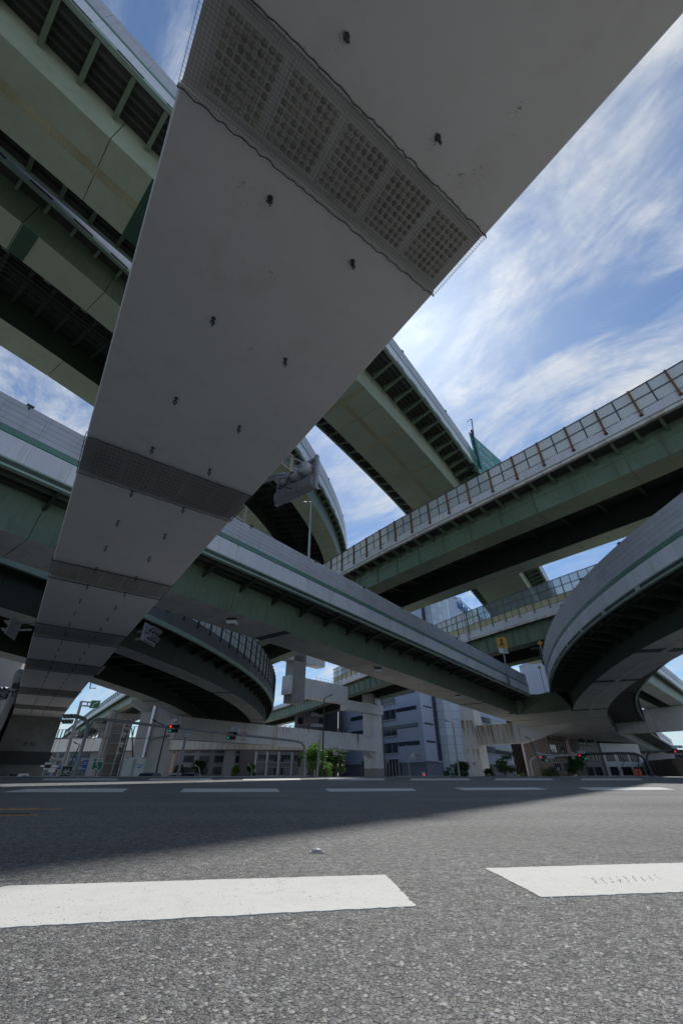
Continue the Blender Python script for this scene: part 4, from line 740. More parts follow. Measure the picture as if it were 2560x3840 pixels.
# the same viaduct where it shows again far left: post-and-mesh barrier
wall_clear(D_, cD, -1, zd, uD3, cD.near((-200, 327)), bay=4.0, lip=0.6, white=1.7, rows=(('clear_pane', 1.6),), post='dark_post_steel', ncol=1, lipmat='pale_green_paint')
brackets(D_, cD, -1, zd, uD3, uD3 + 60, 2.0, 1.7, 0.15, 0.5, 'green_girder_paint')

# ------------------------------------------------------------------ E : lower viaduct behind D with three-row barrier
ze = 24 + CZ
cE = Curve([(x * 1.263, y * 1.263) for x, y in ((62, 10), (50, 27), (40, 41.5), (33.4, 50.4), (30.4, 54.5), (26.1, 60.9), (21.6, 68.2), (14, 81.5), (5.9, 96.4), (0, 108.2), (-2.6, 113.5), (-12, 133.5), (-22, 151.5), (-42, 186), (-90, 262))], win=8)
E_ = thing('elevated_viaduct', 'lower viaduct behind, barrier of clear and cream panels on olive posts, rust-streaked fascia', 'viaduct', (20, 70, 0), 'elevated expressway viaducts')
uE0 = cE.near((65, 30)); uE1 = cE.near((-3.3, 143.3))
wall_clear(E_, cE, -1, ze, uE0, uE1, bay=3.2, lip=0.38, white=1.6, rows=(('cream_panel', 1.25), ('clear_pane', 1.5), ('clear_pane', 1.5)), post='olive_post_paint', rail='dark_post_steel')
Ep = [para(cE, -1, o) for o in (1.15, 3.9, 11.7, 14.7, 15.9)]
deck(E_, cE, Ep[4], ze + 0.1, ze + 0.4, uE0, cE.L - 2)
girder(E_, 'box_girder', Ep[0], Ep[1], 20.84 + CZ, ze + 0.1, uE0, cE.L - 5, 8.0, 0.0, 'green_girder_paint', 'green_soffit_paint')
girder(E_, 'box_girder', Ep[2], Ep[3], 20.84 + CZ, ze + 0.1, uE0, cE.L - 12, 8.0, 0.0, 'shaded_green_girder_paint', 'green_soffit_paint')
brackets(E_, cE, -1, ze, uE0, uE1, 3.2, 1.15, 0.12, 0.4, 'green_girder_paint')
st2 = MB().box((0, 0, 0), (0.07, 0.16, 2.8)).mesh('stiffener', 'green_girder_paint')
for u in np.arange(uE0, cE.L - 20, 3.2): (a, t) = poly_at(Ep[0], u, -1, 0.06); inst('stiffener', st2, E_, frame(a, t, ze - 1.6))
mb = MB(); run(mb, cE, -1, uE1 + 3, cE.L - 4, rect(-0.2, 0.0, ze, ze + 1.6)); mb.build('fascia', 'white_steel_paint', E_)

streaks(E_, cE, -1, uE0, uE1, 3.2, -0.062, ze + 1.9, 1.2, 0.6, 13); streaks(R, cR, -1, uR0, uR1, 2.0, -0.036, zc_ + 1.79, 1.1, 0.35, 15)
# ------------------------------------------------------------------ T : viaduct at the far right above the white crossbeam
zt_ = 19.2 + CZ
def TL(p, a, b): return [(p[0] + 0.69 * s, p[1] + 0.724 * s) for s in (a, b)]
T = thing('elevated_viaduct', 'far right viaduct with two pale box girders resting on the white crossbeam', 'viaduct', (75, 99, 0), 'elevated expressway viaducts')
cT = Curve(TL((75.6, 99.3), -45, 120)); cTa, cTb = Curve(TL((60.4, 85.3), -25, 130)), Curve(TL((62.5, 92.4), -25, 130)); 
def TO(o, a=-25, b=130): return Curve(TL((60.4 - 0.724 * o, 85.3 + 0.69 * o), a, b))
cTa, cTb, cTc, cTd, cTe = TO(0), TO(3.4), TO(6.4), TO(10.2), TO(11.5)
cT = TO(-1.4, -25, 130)
wall_panel(T, cT, 1, zt_, 0, 150, L=4.0, rows=4)
deck(T, cT, cTe, zt_ + 0.1, zt_ + 0.4, 0, 154)
girder(T, 'box_girder', cTa, cTb, 16.5 + CZ, zt_ + 0.1, 0, 150, 9.0, 0.0, 'green_girder_paint', 'grey_soffit_paint')
girder(T, 'box_girder', cTc, cTd, 16.5 + CZ, zt_ + 0.1, 0, 150, 9.0, 0.0, 'shaded_green_girder_paint', 'grey_soffit_paint')

# ------------------------------------------------------------------ piers and crossbeams
def beam(par, name, p, q, w, z0, z1, m_, seg=1):
    t = Vector((q[0] - p[0], q[1] - p[1])).normalized(); n_ = Vector((-t.y, t.x)) * w / 2
    for k in range(seg):
        a = Vector(p).lerp(Vector(q), k / seg) + t * (0.015 if k else 0); b = Vector(p).lerp(Vector(q), (k + 1) / seg)
        MB().hexa([(a.x - n_.x, a.y - n_.y, z0), (b.x - n_.x, b.y - n_.y, z0), (b.x + n_.x, b.y + n_.y, z0), (a.x + n_.x, a.y + n_.y, z0), (a.x - n_.x, a.y - n_.y, z1), (b.x - n_.x, b.y - n_.y, z1), (b.x + n_.x, b.y + n_.y, z1), (a.x + n_.x, a.y + n_.y, z1)]).build(name, m_, par)
def bolted(par, p, q, w, z0, z1, f0, f1):
    t = Vector((q[0] - p[0], q[1] - p[1])).normalized(); a = Vector(p).lerp(Vector(q), f0); b = Vector(p).lerp(Vector(q), f1); n_ = Vector((-t.y, t.x)) * (w / 2 + 0.04)
    MB().hexa([(a.x - n_.x, a.y - n_.y, z0 - 0.03), (b.x - n_.x, b.y - n_.y, z0 - 0.03), (b.x + n_.x, b.y + n_.y, z0 - 0.03), (a.x + n_.x, a.y + n_.y, z0 - 0.03), (a.x - n_.x, a.y - n_.y, z1), (b.x - n_.x, b.y - n_.y, z1), (b.x + n_.x, b.y + n_.y, z1), (a.x + n_.x, a.y + n_.y, z1)]).build('splice_band', 'rusty_white_paint', par)
P1 = thing('portal_pier', 'white steel portal pier at centre with two crossbeams, pipe down its right column', 'pier', (9.9, 140, 0))
dp1 = Vector((-0.672, -0.74)); a1 = Vector((11.5, 141.5))
def PP(s): v = a1 + dp1 * s; return (v.x, v.y)
MB().prism([PP(-2.0), PP(2.4), (PP(2.4)[0] - 3.1, PP(2.4)[1] + 2.6), (PP(-2.0)[0] - 3.1, PP(-2.0)[1] + 2.6)], -1.15, 22.4).build('column', 'white_pier_paint', P1)
MB().prism([(PP(-2.0)[0] + 0.05, PP(-2.0)[1] - 0.04), (PP(2.4)[0] + 0.03, PP(2.4)[1] - 0.06), (PP(2.4)[0] - 3.15, PP(2.4)[1] + 2.5), (PP(-2.0)[0] - 3.1, PP(-2.0)[1] + 2.6)], -1.15, 2.0).build('column_base', 'concrete', P1)
beam(P1, 'lower_beam', PP(2.0), PP(68), 2.6, 6.3, 10.3, 'white_pier_paint', 4)
for f0, f1 in ((0.36, 0.385), (0.60, 0.62)): bolted(P1, PP(2.0), PP(68), 2.6, 6.3, 10.3, f0, f1)
MB().hexa([(*PP(1.9), 4.3), (*PP(6), 6.35), (PP(6)[0] - 1.8, PP(6)[1] + 1.6, 6.35), (PP(1.9)[0] - 1.8, PP(1.9)[1] + 1.6, 4.3), (*PP(1.9), 6.4), (*PP(6), 6.4), (PP(6)[0] - 1.8, PP(6)[1] + 1.6, 6.4), (PP(1.9)[0] - 1.8, PP(1.9)[1] + 1.6, 6.4)]).build('haunch', 'white_pier_paint', P1)
beam(P1, 'upper_beam', PP(-1.0), PP(16), 3.0, 16.3, 18.9, 'white_pier_paint', 2)
beam(P1, 'upper_beam', PP(16), PP(39), 3.0, 17.9, 22.5, 'white_pier_paint', 2); beam(P1, 'stub_column', PP(33.5), PP(38), 3.2, 16, 28.5, 'concrete'); beam(P1, 'hammerhead', PP(26), PP(42.5), 3.2, 26.4, 29.2, 'white_pier_paint')
mb = MB().tube([(PP(-2.3)[0] + .1, PP(-2.3)[1] - .2, -1.1), (PP(-2.3)[0] + .1, PP(-2.3)[1] - .2, 17.6), (PP(-0.4)[0], PP(-0.4)[1] - .6, 19.0), (PP(1.6)[0], PP(1.6)[1] - .8, 19.5), (PP(1.8)[0], PP(1.8)[1] - .8, 22)], 0.2, 8); mb.build('drain_pipe', 'concrete', P1, smooth=True)
mb = MB().bar((*PP(38), 22.6), (*PP(17), 22.6), 0.05, 0.05)
for s in np.arange(17, 29, 1.5): mb.bar((*PP(s), 22.5), (*PP(s), 23.6), 0.06, 0.06)
for z in (23.0, 23.6): mb.bar((*PP(17), z), (*PP(28.5), z), 0.05, 0.05)
mb.build('guard_rail', 'dark_post_steel', P1)
mb = MB()
for s in np.arange(3, 66, 1.6): mb.box((PP(s)[0] + 1.0, PP(s)[1] - 1.0, 10.36), (0.12, 0.12, 0.12))
mb.build('lifting_lugs', 'white_pier_paint', P1)['kind'] = 'stuff'
nb_ = Vector((0.74, -0.672)) * 1.33; Sx = lambda s_: (PP(s_)[0] + nb_.x, PP(s_)[1] + nb_.y)
face_streaks(P1, Sx(3), Sx(40), 10.28, 30, 1.6, 0.1, 21); face_streaks(P1, Sx(11.2), Sx(11.8), 10.28, 7, 4.0, 0.16, 22)
lc = (PP(68.5)[0] - 2.6, PP(68.5)[1])
MB().prism([(lc[0] - 1.9, lc[1] + 0.6), (lc[0] - 0.5, lc[1] - 1.4), (lc[0] + 2.9, lc[1] + 1.2), (lc[0] + 1.4, lc[1] + 3.2)], -1.15, 19.5).build('column', 'white_pier_paint', P1)
mb = MB().tube([(lc[0] - 0.3, lc[1] - 1.75, -1.1), (lc[0] - 0.3, lc[1] - 1.75, 19)], 0.2, 8).tube([(lc[0] - 0.3, lc[1] - 1.75, 6.0), (lc[0] + 3, lc[1] + 0.9, 7.2), (lc[0] + 9, lc[1] + 7, 8.0)], 0.15, 8); mb.build('drain_pipe', 'galvanised_steel', P1, smooth=True)
P2 = thing('portal_pier', 'white steel pier right of centre with rust streaks and rusty crossbeam', 'pier', (32, 111, 0))
dq = Vector((0.73, -0.683))
c0 = Vector((29.2, 110)); c1_ = c0 + Vector((3.2, -0.1)); 
k2 = 1.17
def K2_(P): return [(x * k2, y * k2) for x, y in P]
MB().prism(K2_([(29.25, 109.6), (32.4, 109.2), (34.9, 111.6), (31.6, 112)]), -1.15, 28).build('column', 'white_pier_paint', P2)
face_streaks(P2, (29.25 * k2 + .02, 109.6 * k2 - .03), (32.4 * k2, 109.2 * k2 - .03), 13.4, 12, 4.5, 0.14, 3); face_streaks(P2, (29.25 * k2 + .02, 109.6 * k2 - .03), (32.4 * k2, 109.2 * k2 - .03), 6.4, 10, 2.4, 0.1, 4)
q0, q1 = Vector((33.3, 109.3)) * k2, Vector((43.9, 99.0)) * k2
for k, (f0, f1, m_) in enumerate(((0.0, 0.13, 'rusty_white_paint'), (0.135, 0.33, 'rusty_white_paint'), (0.335, 0.42, 'rusty_white_paint'), (0.425, 0.6, 'rusty_white_paint'), (0.605, 0.68, 'white_pier_paint'))):
    a, b = q0.lerp(q1, f0), q0.lerp(q1, f1); w_ = 3.0 if k % 2 == 0 else 2.9; beam(P2, 'crossbeam_segment', (a.x, a.y), (b.x, b.y), w_, 7.3, 11.95, m_)
a, b = q0.lerp(q1, 0.685), q0.lerp(q1, 1.0); n_ = Vector((0.683, 0.73)) * 1.5
MB().hexa([(a.x - n_.x, a.y - n_.y, 7.3), (b.x - n_.x, b.y - n_.y, 8.6), (b.x + n_.x, b.y + n_.y, 8.6), (a.x + n_.x, a.y + n_.y, 7.3), (a.x - n_.x, a.y - n_.y, 11.95), (b.x - n_.x, b.y - n_.y, 11.95), (b.x + n_.x, b.y + n_.y, 11.95), (a.x + n_.x, a.y + n_.y, 11.95)]).build('crossbeam_segment', 'white_pier_paint', P2)
c = q0.lerp(q1, 1.45); MB().hexa([(b.x - n_.x, b.y - n_.y, 8.62), (c.x - n_.x, c.y - n_.y, 10.9), (c.x + n_.x, c.y + n_.y, 10.9), (b.x + n_.x, b.y + n_.y, 8.62), (b.x - n_.x, b.y - n_.y, 11.9), (c.x - n_.x, c.y - n_.y, 11.9), (c.x + n_.x, c.y + n_.y, 11.9), (b.x + n_.x, b.y + n_.y, 11.9)]).build('haunch', 'white_pier_paint', P2)
for f0, f1 in ((0.0, 0.6),):
    A0, B0 = q0.lerp(q1, f0) - n_ * 1.012, q0.lerp(q1, f1) - n_ * 1.012; face_streaks(P2, (A0.x, A0.y), (B0.x, B0.y), 11.93, 34, 4.6, 0.16, 8)
mb = MB()
for f in np.linspace(0.02, 0.98, 14): a = q0.lerp(q1, float(f)); mb.box((a.x, a.y - 1.2, 12.03), (0.14, 0.14, 0.16))
mb.build('lifting_lugs', 'rusty_white_paint', P2)['kind'] = 'stuff'
mb = MB().lathe((30.8 * k2, 109.36 * k2, 3.0), (-0.12, -1, 0), [(0, 0.42), (0.06, 0.42), (0.06, 0.34), (0.0, 0.34)], 20); mb.build('round_cover', 'white_steel_paint', P2)
X = thing('crossbeam', 'long plain lavender-grey steel crossbeam at right edge carrying the far viaduct', 'crossbeam', (95, 126, 0))
for a, b in (((84.5, 139.5), (90.2, 132.2)), ((90.25, 132.15), (91.6, 130.45)), ((91.65, 130.4), (112, 104.5))): beam(X, 'beam_segment', a, b, 3.6, 10.75, 16.6, 'white_pier_paint')
MB().prism([(97.2, 121.2), (99.6, 118), (102.6, 120.4), (100.2, 123.6)], -1.15, 10.7).build('column', 'concrete', X)
Wl = MB().prism([(118, 190), (96, 118), (98.5, 117), (120, 190)], 0, 4.8); solid(Wl, 'retaining_wall', 'dark_concrete', 'low dark concrete wall at the right edge behind the street lamps', 'wall')
# piers of D far left
def tpier(x, y, h, w, label, lean=0):
    t = thing('bridge_pier', label, 'pier', (x, y, 0), 'distant left piers')
    MB().prism([(x - w / 2, y - w / 2), (x + w / 2, y - w / 2), (x + w / 2, y + w / 2), (x - w / 2, y + w / 2)], -1.15, h - 3.2).build('column', 'concrete', t)
    u = Vector((0.816, 0.578)); c = Vector((x, y)); n_ = Vector((-0.578, 0.816)) * w / 2
    a0, a1_ = c - u * w * 0.55, c + u * w * 0.55; b0, b1 = c - u * 6.5, c + u * 6.5
    P = [(a0, h - 3.2), (a1_, h - 3.2), (b1, h - 1.0), (b1, h), (b0, h), (b0, h - 1.0)]
    s1 = [(p.x - n_.x, p.y - n_.y, z) for p, z in P]; s2 = [(p.x + n_.x, p.y + n_.y, z) for p, z in P]; MB().sweep([s1, s2]).build('pier_cap', 'concrete', t)
tpier(*PA(152, 32), 20.4, 3.4, 'concrete T-pier far left, nearest of the row under the long viaduct')
tpier(*PA(190, 32), 20.4, 3.4, 'concrete T-pier far left, middle of the row under the long viaduct')
tpier(*PA(235, 32), 20.4, 3.4, 'concrete T-pier far left, farthest of the row behind the bicycle sign')
sp = thing('steel_column', 'slim pale steel column standing left behind the traffic signal arm', 'pier', (-42, 84, 0))
MB().prism([(-43.4, 83.0), (-42.5, 82.4), (-41.9, 83.3), (-42.8, 84.0)], -1.15, 10.5).build('column', 'concrete', sp); mb = MB()
mb.tube([(-42.1, 82.4, -1.1), (-42.1, 82.4, 10)], 0.16, 8); mb.build('drain_pipe', 'galvanised_steel', sp)
sc = thing('steel_tower', 'grey scaffold-like access tower behind the slim pale column', 'tower', (-43, 88, 0)); mb = MB()
for x, y in ((-44, 86), (-41.5, 86), (-44, 89), (-41.5, 89)): mb.bar((x, y, 0), (x, y, 9.2), 0.2, 0.2)
for z in np.arange(0.5, 9.2, 1.6):
    for a, b in (((-44, 86), (-41.5, 86)), ((-41.5, 86), (-41.5, 89)), ((-44, 89), (-41.5, 89)), ((-44, 86), (-44, 89))): mb.bar((*a, z), (*b, z), 0.1, 0.1)
mb.build('frame', 'galvanised_steel', sc); MB().box((-42.75, 87.5, 4), (2.2, 2.6, 9.4)).build('shaft', 'dark_concrete', sc)
# low distant viaduct with rust-stained parapet seen below the ramps
lv = thing('low_viaduct', 'distant low viaduct at left, stained pale parapet with mesh railing', 'viaduct', (-60, 175, 0), 'elevated expressway viaducts')
cL = Curve([(-105, 165), (-60, 150), (-34, 146), (-12, 152), (4, 165)], win=4); mb = MB(); run(mb, cL, 1, 2, cL.L - 2, rect(-8, 0, 7.0, 8.2)); mb.build('deck', 'dark_concrete', lv)
mb = MB(); run(mb, cL, 1, 2, cL.L - 2, rect(-0.3, 0.1, 7.2, 11.0)); mb.build('parapet', 'rusty_white_paint', lv)
mb = MB()
for u in np.arange(3, cL.L - 3, 1.6): p, t = cL.at(u); mb.box((p[0], p[1], 12.6), (0.3, 0.2, 3.2), math.atan2(t[1], t[0]))
run(mb, cL, 1, 2, cL.L - 2, rect(-0.1, 0.0, 14.1, 14.2)); mb.build('railing', 'dark_post_steel', lv)['kind'] = 'stuff'
for k, u in enumerate((22, 48, 72, 96)):
    p, t = cL.at(u); MB().box((p[0], p[1] + 3, 3.5), (3.2, 2.4, 7.0)).build('pier', 'concrete', lv)
# ------------------------------------------------------------------ buildings
def win(par, p, q, u0, u1, z0, z1, n=1, fr='window_frame', sill=True, rec=0.12, gl='window_glass'):
    """a window on the facade edge p->q between u0..u1 metres; pane sub-parts inside a real frame"""
    P, Q = Vector(p), Vector(q); t = (Q - P).normalized(); o = Vector((t.y, -t.x))      # outward = right of travel
    if o.dot(Vector((0, -1))) < 0 and o.dot(-P) < 0: o = -o
    a, b = P + t * u0, P + t * u1; f = MB(); w = 0.09
    def bx(a_, b_, za, zb_, d0, d1): f.hexa([(*(a_ + o * d0), za), (*(b_ + o * d0), za), (*(b_ + o * d1), za), (*(a_ + o * d1), za), (*(a_ + o * d0), zb_), (*(b_ + o * d0), zb_), (*(b_ + o * d1), zb_), (*(a_ + o * d1), zb_)])
    bx(a, b, z0 - w, z0, 0.003, rec + 0.06); bx(a, b, z1, z1 + w, 0.003, rec + 0.06); bx(a, a + t * w, z0, z1, 0.003, rec + 0.06); bx(b - t * w, b, z0, z1, 0.003, rec + 0.06)
    for k in range(1, n): c = a.lerp(b, k / n); bx(c - t * 0.04, c + t * 0.04, z0, z1, 0.003, rec + 0.04)
    if sill: bx(a - t * 0.1, b + t * 0.1, z0 - w - 0.22, z0 - w - 0.002, 0.003, rec + 0.2)
    fo = f.build('window', fr, par)
    g = MB(); a2, b2 = a + t * w, b - t * w; g.hexa([(*(a2 + o * 0.01), z0), (*(b2 + o * 0.01), z0), (*(b2 + o * 0.05), z0), (*(a2 + o * 0.05), z0), (*(a2 + o * 0.01), z1), (*(b2 + o * 0.01), z1), (*(b2 + o * 0.05), z1), (*(a2 + o * 0.05), z1)])
    g.build('pane', gl, fo); return fo
GB = -1.1
def dirv(p, q): t = Vector((q[0] - p[0], q[1] - p[1])); return t.normalized(), t.length
bA = thing('office_building', 'big blue-grey office block with ribbon windows, curved panelled stair tower and blue roof lettering', 'building', (40, 170, GB), 'buildings beyond the junction')
K, KL, K2, K3 = (27, 150), (0.5, 193), (32.3, 156.8), (34.2, 159.0)
MB().prism([K, K2, K3, (47, 172), (47.2, 168.2), (83, 219), (60, 240), (0.5, 230), KL], 3.9, 70).build('wall', 'facade_blue_grey', bA)
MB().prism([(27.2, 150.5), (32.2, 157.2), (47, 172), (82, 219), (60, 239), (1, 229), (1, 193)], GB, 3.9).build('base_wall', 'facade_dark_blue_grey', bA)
for k in range(1, 13):
    zt2 = 4.6 + 5.3 * k
    if zt2 > 66: break
    win(bA, KL, K, 50.5 - 13.5, 50.5 - 2.2, zt2 - 1.05, zt2, 6, sill=False, fr='dark_frame', rec=0.03)
    win(bA, KL, K, 50.5 - 27, 50.5 - 13.6, zt2 - 3.0, zt2 + 0.1, 4); 
    if k < 5: win(bA, KL, K, 50.5 - 44, 50.5 - 31, zt2 - 1.3, zt2, 5, sill=False, fr='dark_frame', rec=0.03)
    win(bA, K, K2, 1.5, 8.0, zt2 - 0.35, zt2, 1, sill=False, fr='dark_frame', rec=0.02)
    # thin reveal lines between cladding courses
for k in range(26):
    z = 4.5 + 2.55 * k
    if z < 69: win(bA, K2, K3, 0.15, 2.7, z, z + 2.35, 1, sill=False, fr='dark_frame', rec=0.02)
for za in (3.95,): 
    mb = MB(); mb.prism([(27.0, 149.9), (32.4, 156.7), (32.3, 156.8), (26.8, 150.0)], za, za + 0.15); mb.build('string_course', 'dark_frame', bA)
# ground floor bays
t_, L_ = dirv(KL, K)
for u in (50.5 - 36, 50.5 - 26, 50.5 - 19):
    win(bA, KL, K, u, u + 5.5, 0.0 + GB + 0.5, 5.0, 3, sill=False, rec=0.5)
# curved tower in separate metal panels
T_ = [(34.3, 159.0), (36.3, 157.6), (38.9, 157.5), (41.5, 158.6), (43.9, 160.9), (45.8, 164.2), (46.9, 168.0)]
MB().prism(T_ + [(45, 172), (36, 162)], GB, 68).build('tower_core', 'facade_dark_blue_grey', bA)
for i in range(len(T_) - 1):
    p, q = Vector(T_[i]), Vector(T_[i + 1]); t = (q - p).normalized(); o = Vector((t.y, -t.x)); L = (q - p).length; me = MB().box((0, 0, 0), (L - 0.07, 0.12, 2.48)).mesh('metal_panel', 'facade_curved_panel')
    for k in range(27):
        z = GB + 1.3 + 2.56 * k; c = (p + q) / 2 + o * 0.08; inst('metal_panel', me, bA, Matrix.Translation((0, 0, 0)) @ frame((c.x, c.y), t, z))
tR, LR = dirv((47.2, 168.2), (83, 219)); 
for k in range(1, 8): win(bA, (47.2, 168.2), (83, 219), 5, 56, 4.6 + 5.3 * k - 2.2, 4.6 + 5.3 * k, 18, rec=0.1)
win(bA, (47.2, 168.2), (83, 219), 4, 26, 1.0, 3.4, 9, rec=0.1)
lt = text_mesh('INABA', 4.6, 'logo_blue', extrude=0.35); M = facing((58.2, 183.0, 66.0), tR.y, -tR.x) @ Matrix.Diagonal((1.15, 1, 1, 1)); inst('lettering', lt, bA, M)
def simple_building(label, poly, h, m_, edges, group='buildings beyond the junction', roof=True, z0=GB):
    c = (sum(p[0] for p in poly) / len(poly), sum(p[1] for p in poly) / len(poly)); b = thing('building', label, 'building', (c[0], c[1], z0), group)
    MB().prism(poly, z0, h).build('wall', m_, b)
    if roof: q = [(c[0] + (x - c[0]) * 1.01, c[1] + (y - c[1]) * 1.01) for x, y in poly]; MB().prism(q, h + 0.003, h + 0.7).build('roof_parapet', m_, b)
    for (p, q, us, zs, hw, n, fr) in edges:
        for z in zs:
            for u0, u1 in us: win(b, p, q, u0, u1, z, z + hw, n, fr)
    return b
b = simple_building('grey office block with broad windows and white pilasters, behind the trees at centre left', [(-31, 168), (-9.5, 176), (-12, 200), (-34, 196)], 13.5, 'facade_grey', [((-31, 168), (-9.5, 176), [(1, 4), (5, 8), (9.5, 13), (14.5, 17.5), (19, 22)], (0.4, 4.4, 8.6), 2.2, 3, 'window_frame')])
for u in (0.3, 4.4, 8.7, 13.6, 18.2, 22.4): MB().box((-31 + 0.937 * u, 168 + 0.349 * u - 0.35, 6.0), (0.55, 0.5, 14.6), 0.356).build('pilaster', 'facade_white', b)
b = simple_building('dark brown tower block with white balconies between the two crossbeams', [(-19, 182), (-3.2, 186), (-5, 206), (-21, 204)], 30, 'facade_mauve', [((-19, 182), (-3.2, 186), [(1.2, 3.4), (10, 13)], (14, 18, 22, 26), 2.0, 2, 'dark_frame')])
for z in (13.2, 17.2, 21.2, 25.2): MB().box((-9.8, 183.2, z), (5.2, 1.6, 1.2), 0.25).build('balcony', 'facade_white', b)
MB().prism([(-7, 184.8), (-1.5, 186.2), (-2, 190), (-7, 189)], GB, 31).build('stair_tower', 'facade_dark', b)
simple_building('narrow pinkish wall strip building left of the blue-grey office block', [(-1.4, 196), (1.5, 197), (1.5, 215), (-1.4, 215)], 29, 'facade_mauve', [])
b = simple_building('slim dark building with black and brown checker tiles', [(58.0, 158), (61.8, 161.5), (67, 172), (64.2, 171)], 16, 'facade_dark', [])
me = MB().box((0, 0, 0), (1.15, 0.08, 1.15)).mesh('checker_tile', 'facade_brown')
for i in range(4):
    for j in range(14):
        if (i + j) % 2 == 0: inst('checker_tile', me, b, frame((58.5 + 0.74 * 1.25 * i, 158.35 + 0.68 * 1.25 * i - 0.08), (0.735, 0.678), 0.4 + 1.2 * j))
b = simple_building('brown apartment block with recessed balconies and white air conditioners', [(57.5, 146), (64.5, 144.5), (77, 158), (68, 172)], 21, 'facade_brown', [((57.5, 146), (64.5, 144.5), [(3.4, 4.3)], (1.2, 6.4, 11.6), 2.2, 1, 'window_frame')])
for z in (0.6, 5.4, 10.2, 15.0):
    p, q = (64.5, 144.5), (77, 158); t, L = dirv(p, q); o = Vector((t.y, -t.x)); a = Vector(p)
    for u0, u1 in ((1.2, 7.6), (9.6, 15.8)):
        c = a + t * (u0 + u1) / 2 + o * 0.7; MB().box((c.x, c.y, z + 0.4), (u1 - u0, 1.5, 1.1), math.atan2(t.y, t.x)).build('balcony', 'facade_brown', b)
        win(b, p, q, u0 + 0.5, u1 - 0.4, z + 0.9, z + 3.1, 3, sill=False, rec=0.04)
        c = a + t * (u0 + 1.6) + o * 0.5; MB().box((c.x, c.y, z + 1.4), (0.9, 0.4, 0.75), math.atan2(t.y, t.x)).build('air_conditioner', 'sign_white', b)
MB().prism([(64.3, 144.2), (64.9, 144.4), (64.9, 145.2), (64.3, 145)], GB, 21).build('corner_pilaster', 'facade_mauve', b)
b = simple_building('grey-brown building with paired dark windows right of the apartment block', [(78.5, 158.5), (80.5, 157), (92, 166), (84, 184)], 16, 'facade_grey', [((80.5, 157), (92, 166), [(0.8, 3.0), (3.4, 5.6), (7.2, 9.4), (9.8, 12.0)], (0.2, 4.6, 9.2, 13.0), 2.4, 2, 'dark_frame')])
b = simple_building('white three-storey building with broad grey windows, at the distant right', [(94, 168), (113, 176), (108, 198), (90, 190)], 9.5, 'facade_white', [((94, 168), (113, 176), [(1.4, 5.4), (7.6, 12.6), (14, 18.6)], (0.6, 4.9), 2.2, 4, 'dark_frame')])
simple_building('low tan shop row at the foot of the right viaduct', [(118, 172), (140, 182), (134, 200), (114, 192)], 2.6, 'facade_mauve', [((118, 172), (140, 182), [(2, 5), (7, 10), (13, 17)], (0.2,), 1.8, 2, 'window_frame')])
b = simple_building('pale tiled office tower at the left edge behind the crossbeam', [(-58, 60), (-50.5, 66), (-60, 84), (-70, 80)], 21, 'brick_tile_grey', [])
simple_building('distant pale glass tower beyond the left viaduct', [(-125, 300), (-100, 306), (-104, 330), (-128, 326)], 38, 'facade_blue_grey', [((-125, 300), (-100, 306), [(1, 24)], (6, 12, 18, 24, 30), 3.5, 8, 'window_frame')])
simple_building('plain tan apartment row far behind the ramp piers', [(-66, 190), (-36, 196), (-38, 215), (-68, 212)], 12, 'facade_grey', [((-66, 190), (-36, 196), [(2, 6), (8, 12), (14, 18), (20, 24)], (1, 5, 8.5), 2, 2, 'dark_frame')])
b = simple_building('white tower wall seen over the ramp junction at right', [(92, 190), (122, 202), (118, 220), (90, 212)], 46, 'facade_white', [])
for u in (6, 15, 24): MB().box((92 + 0.93 * u, 190 + 0.37 * u - 0.3, 22), (0.7, 0.3, 47), 0.38).build('cream_strip', 'cream_panel', b)

for i, (xa, xb, y_, h_, m_, l_) in enumerate(((-190, -128, 250, 17, 'facade_grey', 'distant grey block behind the mesh barrier at the far left'), (-124, -88, 240, 11, 'facade_mauve', 'distant brownish low block behind the signal mast'), (-84, -52, 236, 15, 'facade_brown', 'distant brown block behind the box truck'), (-48, -20, 232, 12, 'facade_white', 'distant pale block behind the dark trees'), (84, 104, 232, 26, 'facade_mauve', 'distant mauve block behind the brown apartments'), (140, 210, 240, 9, 'facade_grey', 'distant low block at the far right'))):
    simple_building(l_, [(xa, y_), (xb, y_ + 3), (xb, y_ + 22), (xa, y_ + 20)], h_, m_, [((xa, y_), (xb, y_ + 3), [(2 + 6 * k, 6 + 6 * k) for k in range(int((xb - xa - 4) / 6))], [0.8 + 4 * k for k in range(int(h_ / 4) )], 2.0, 2, 'dark_frame')])
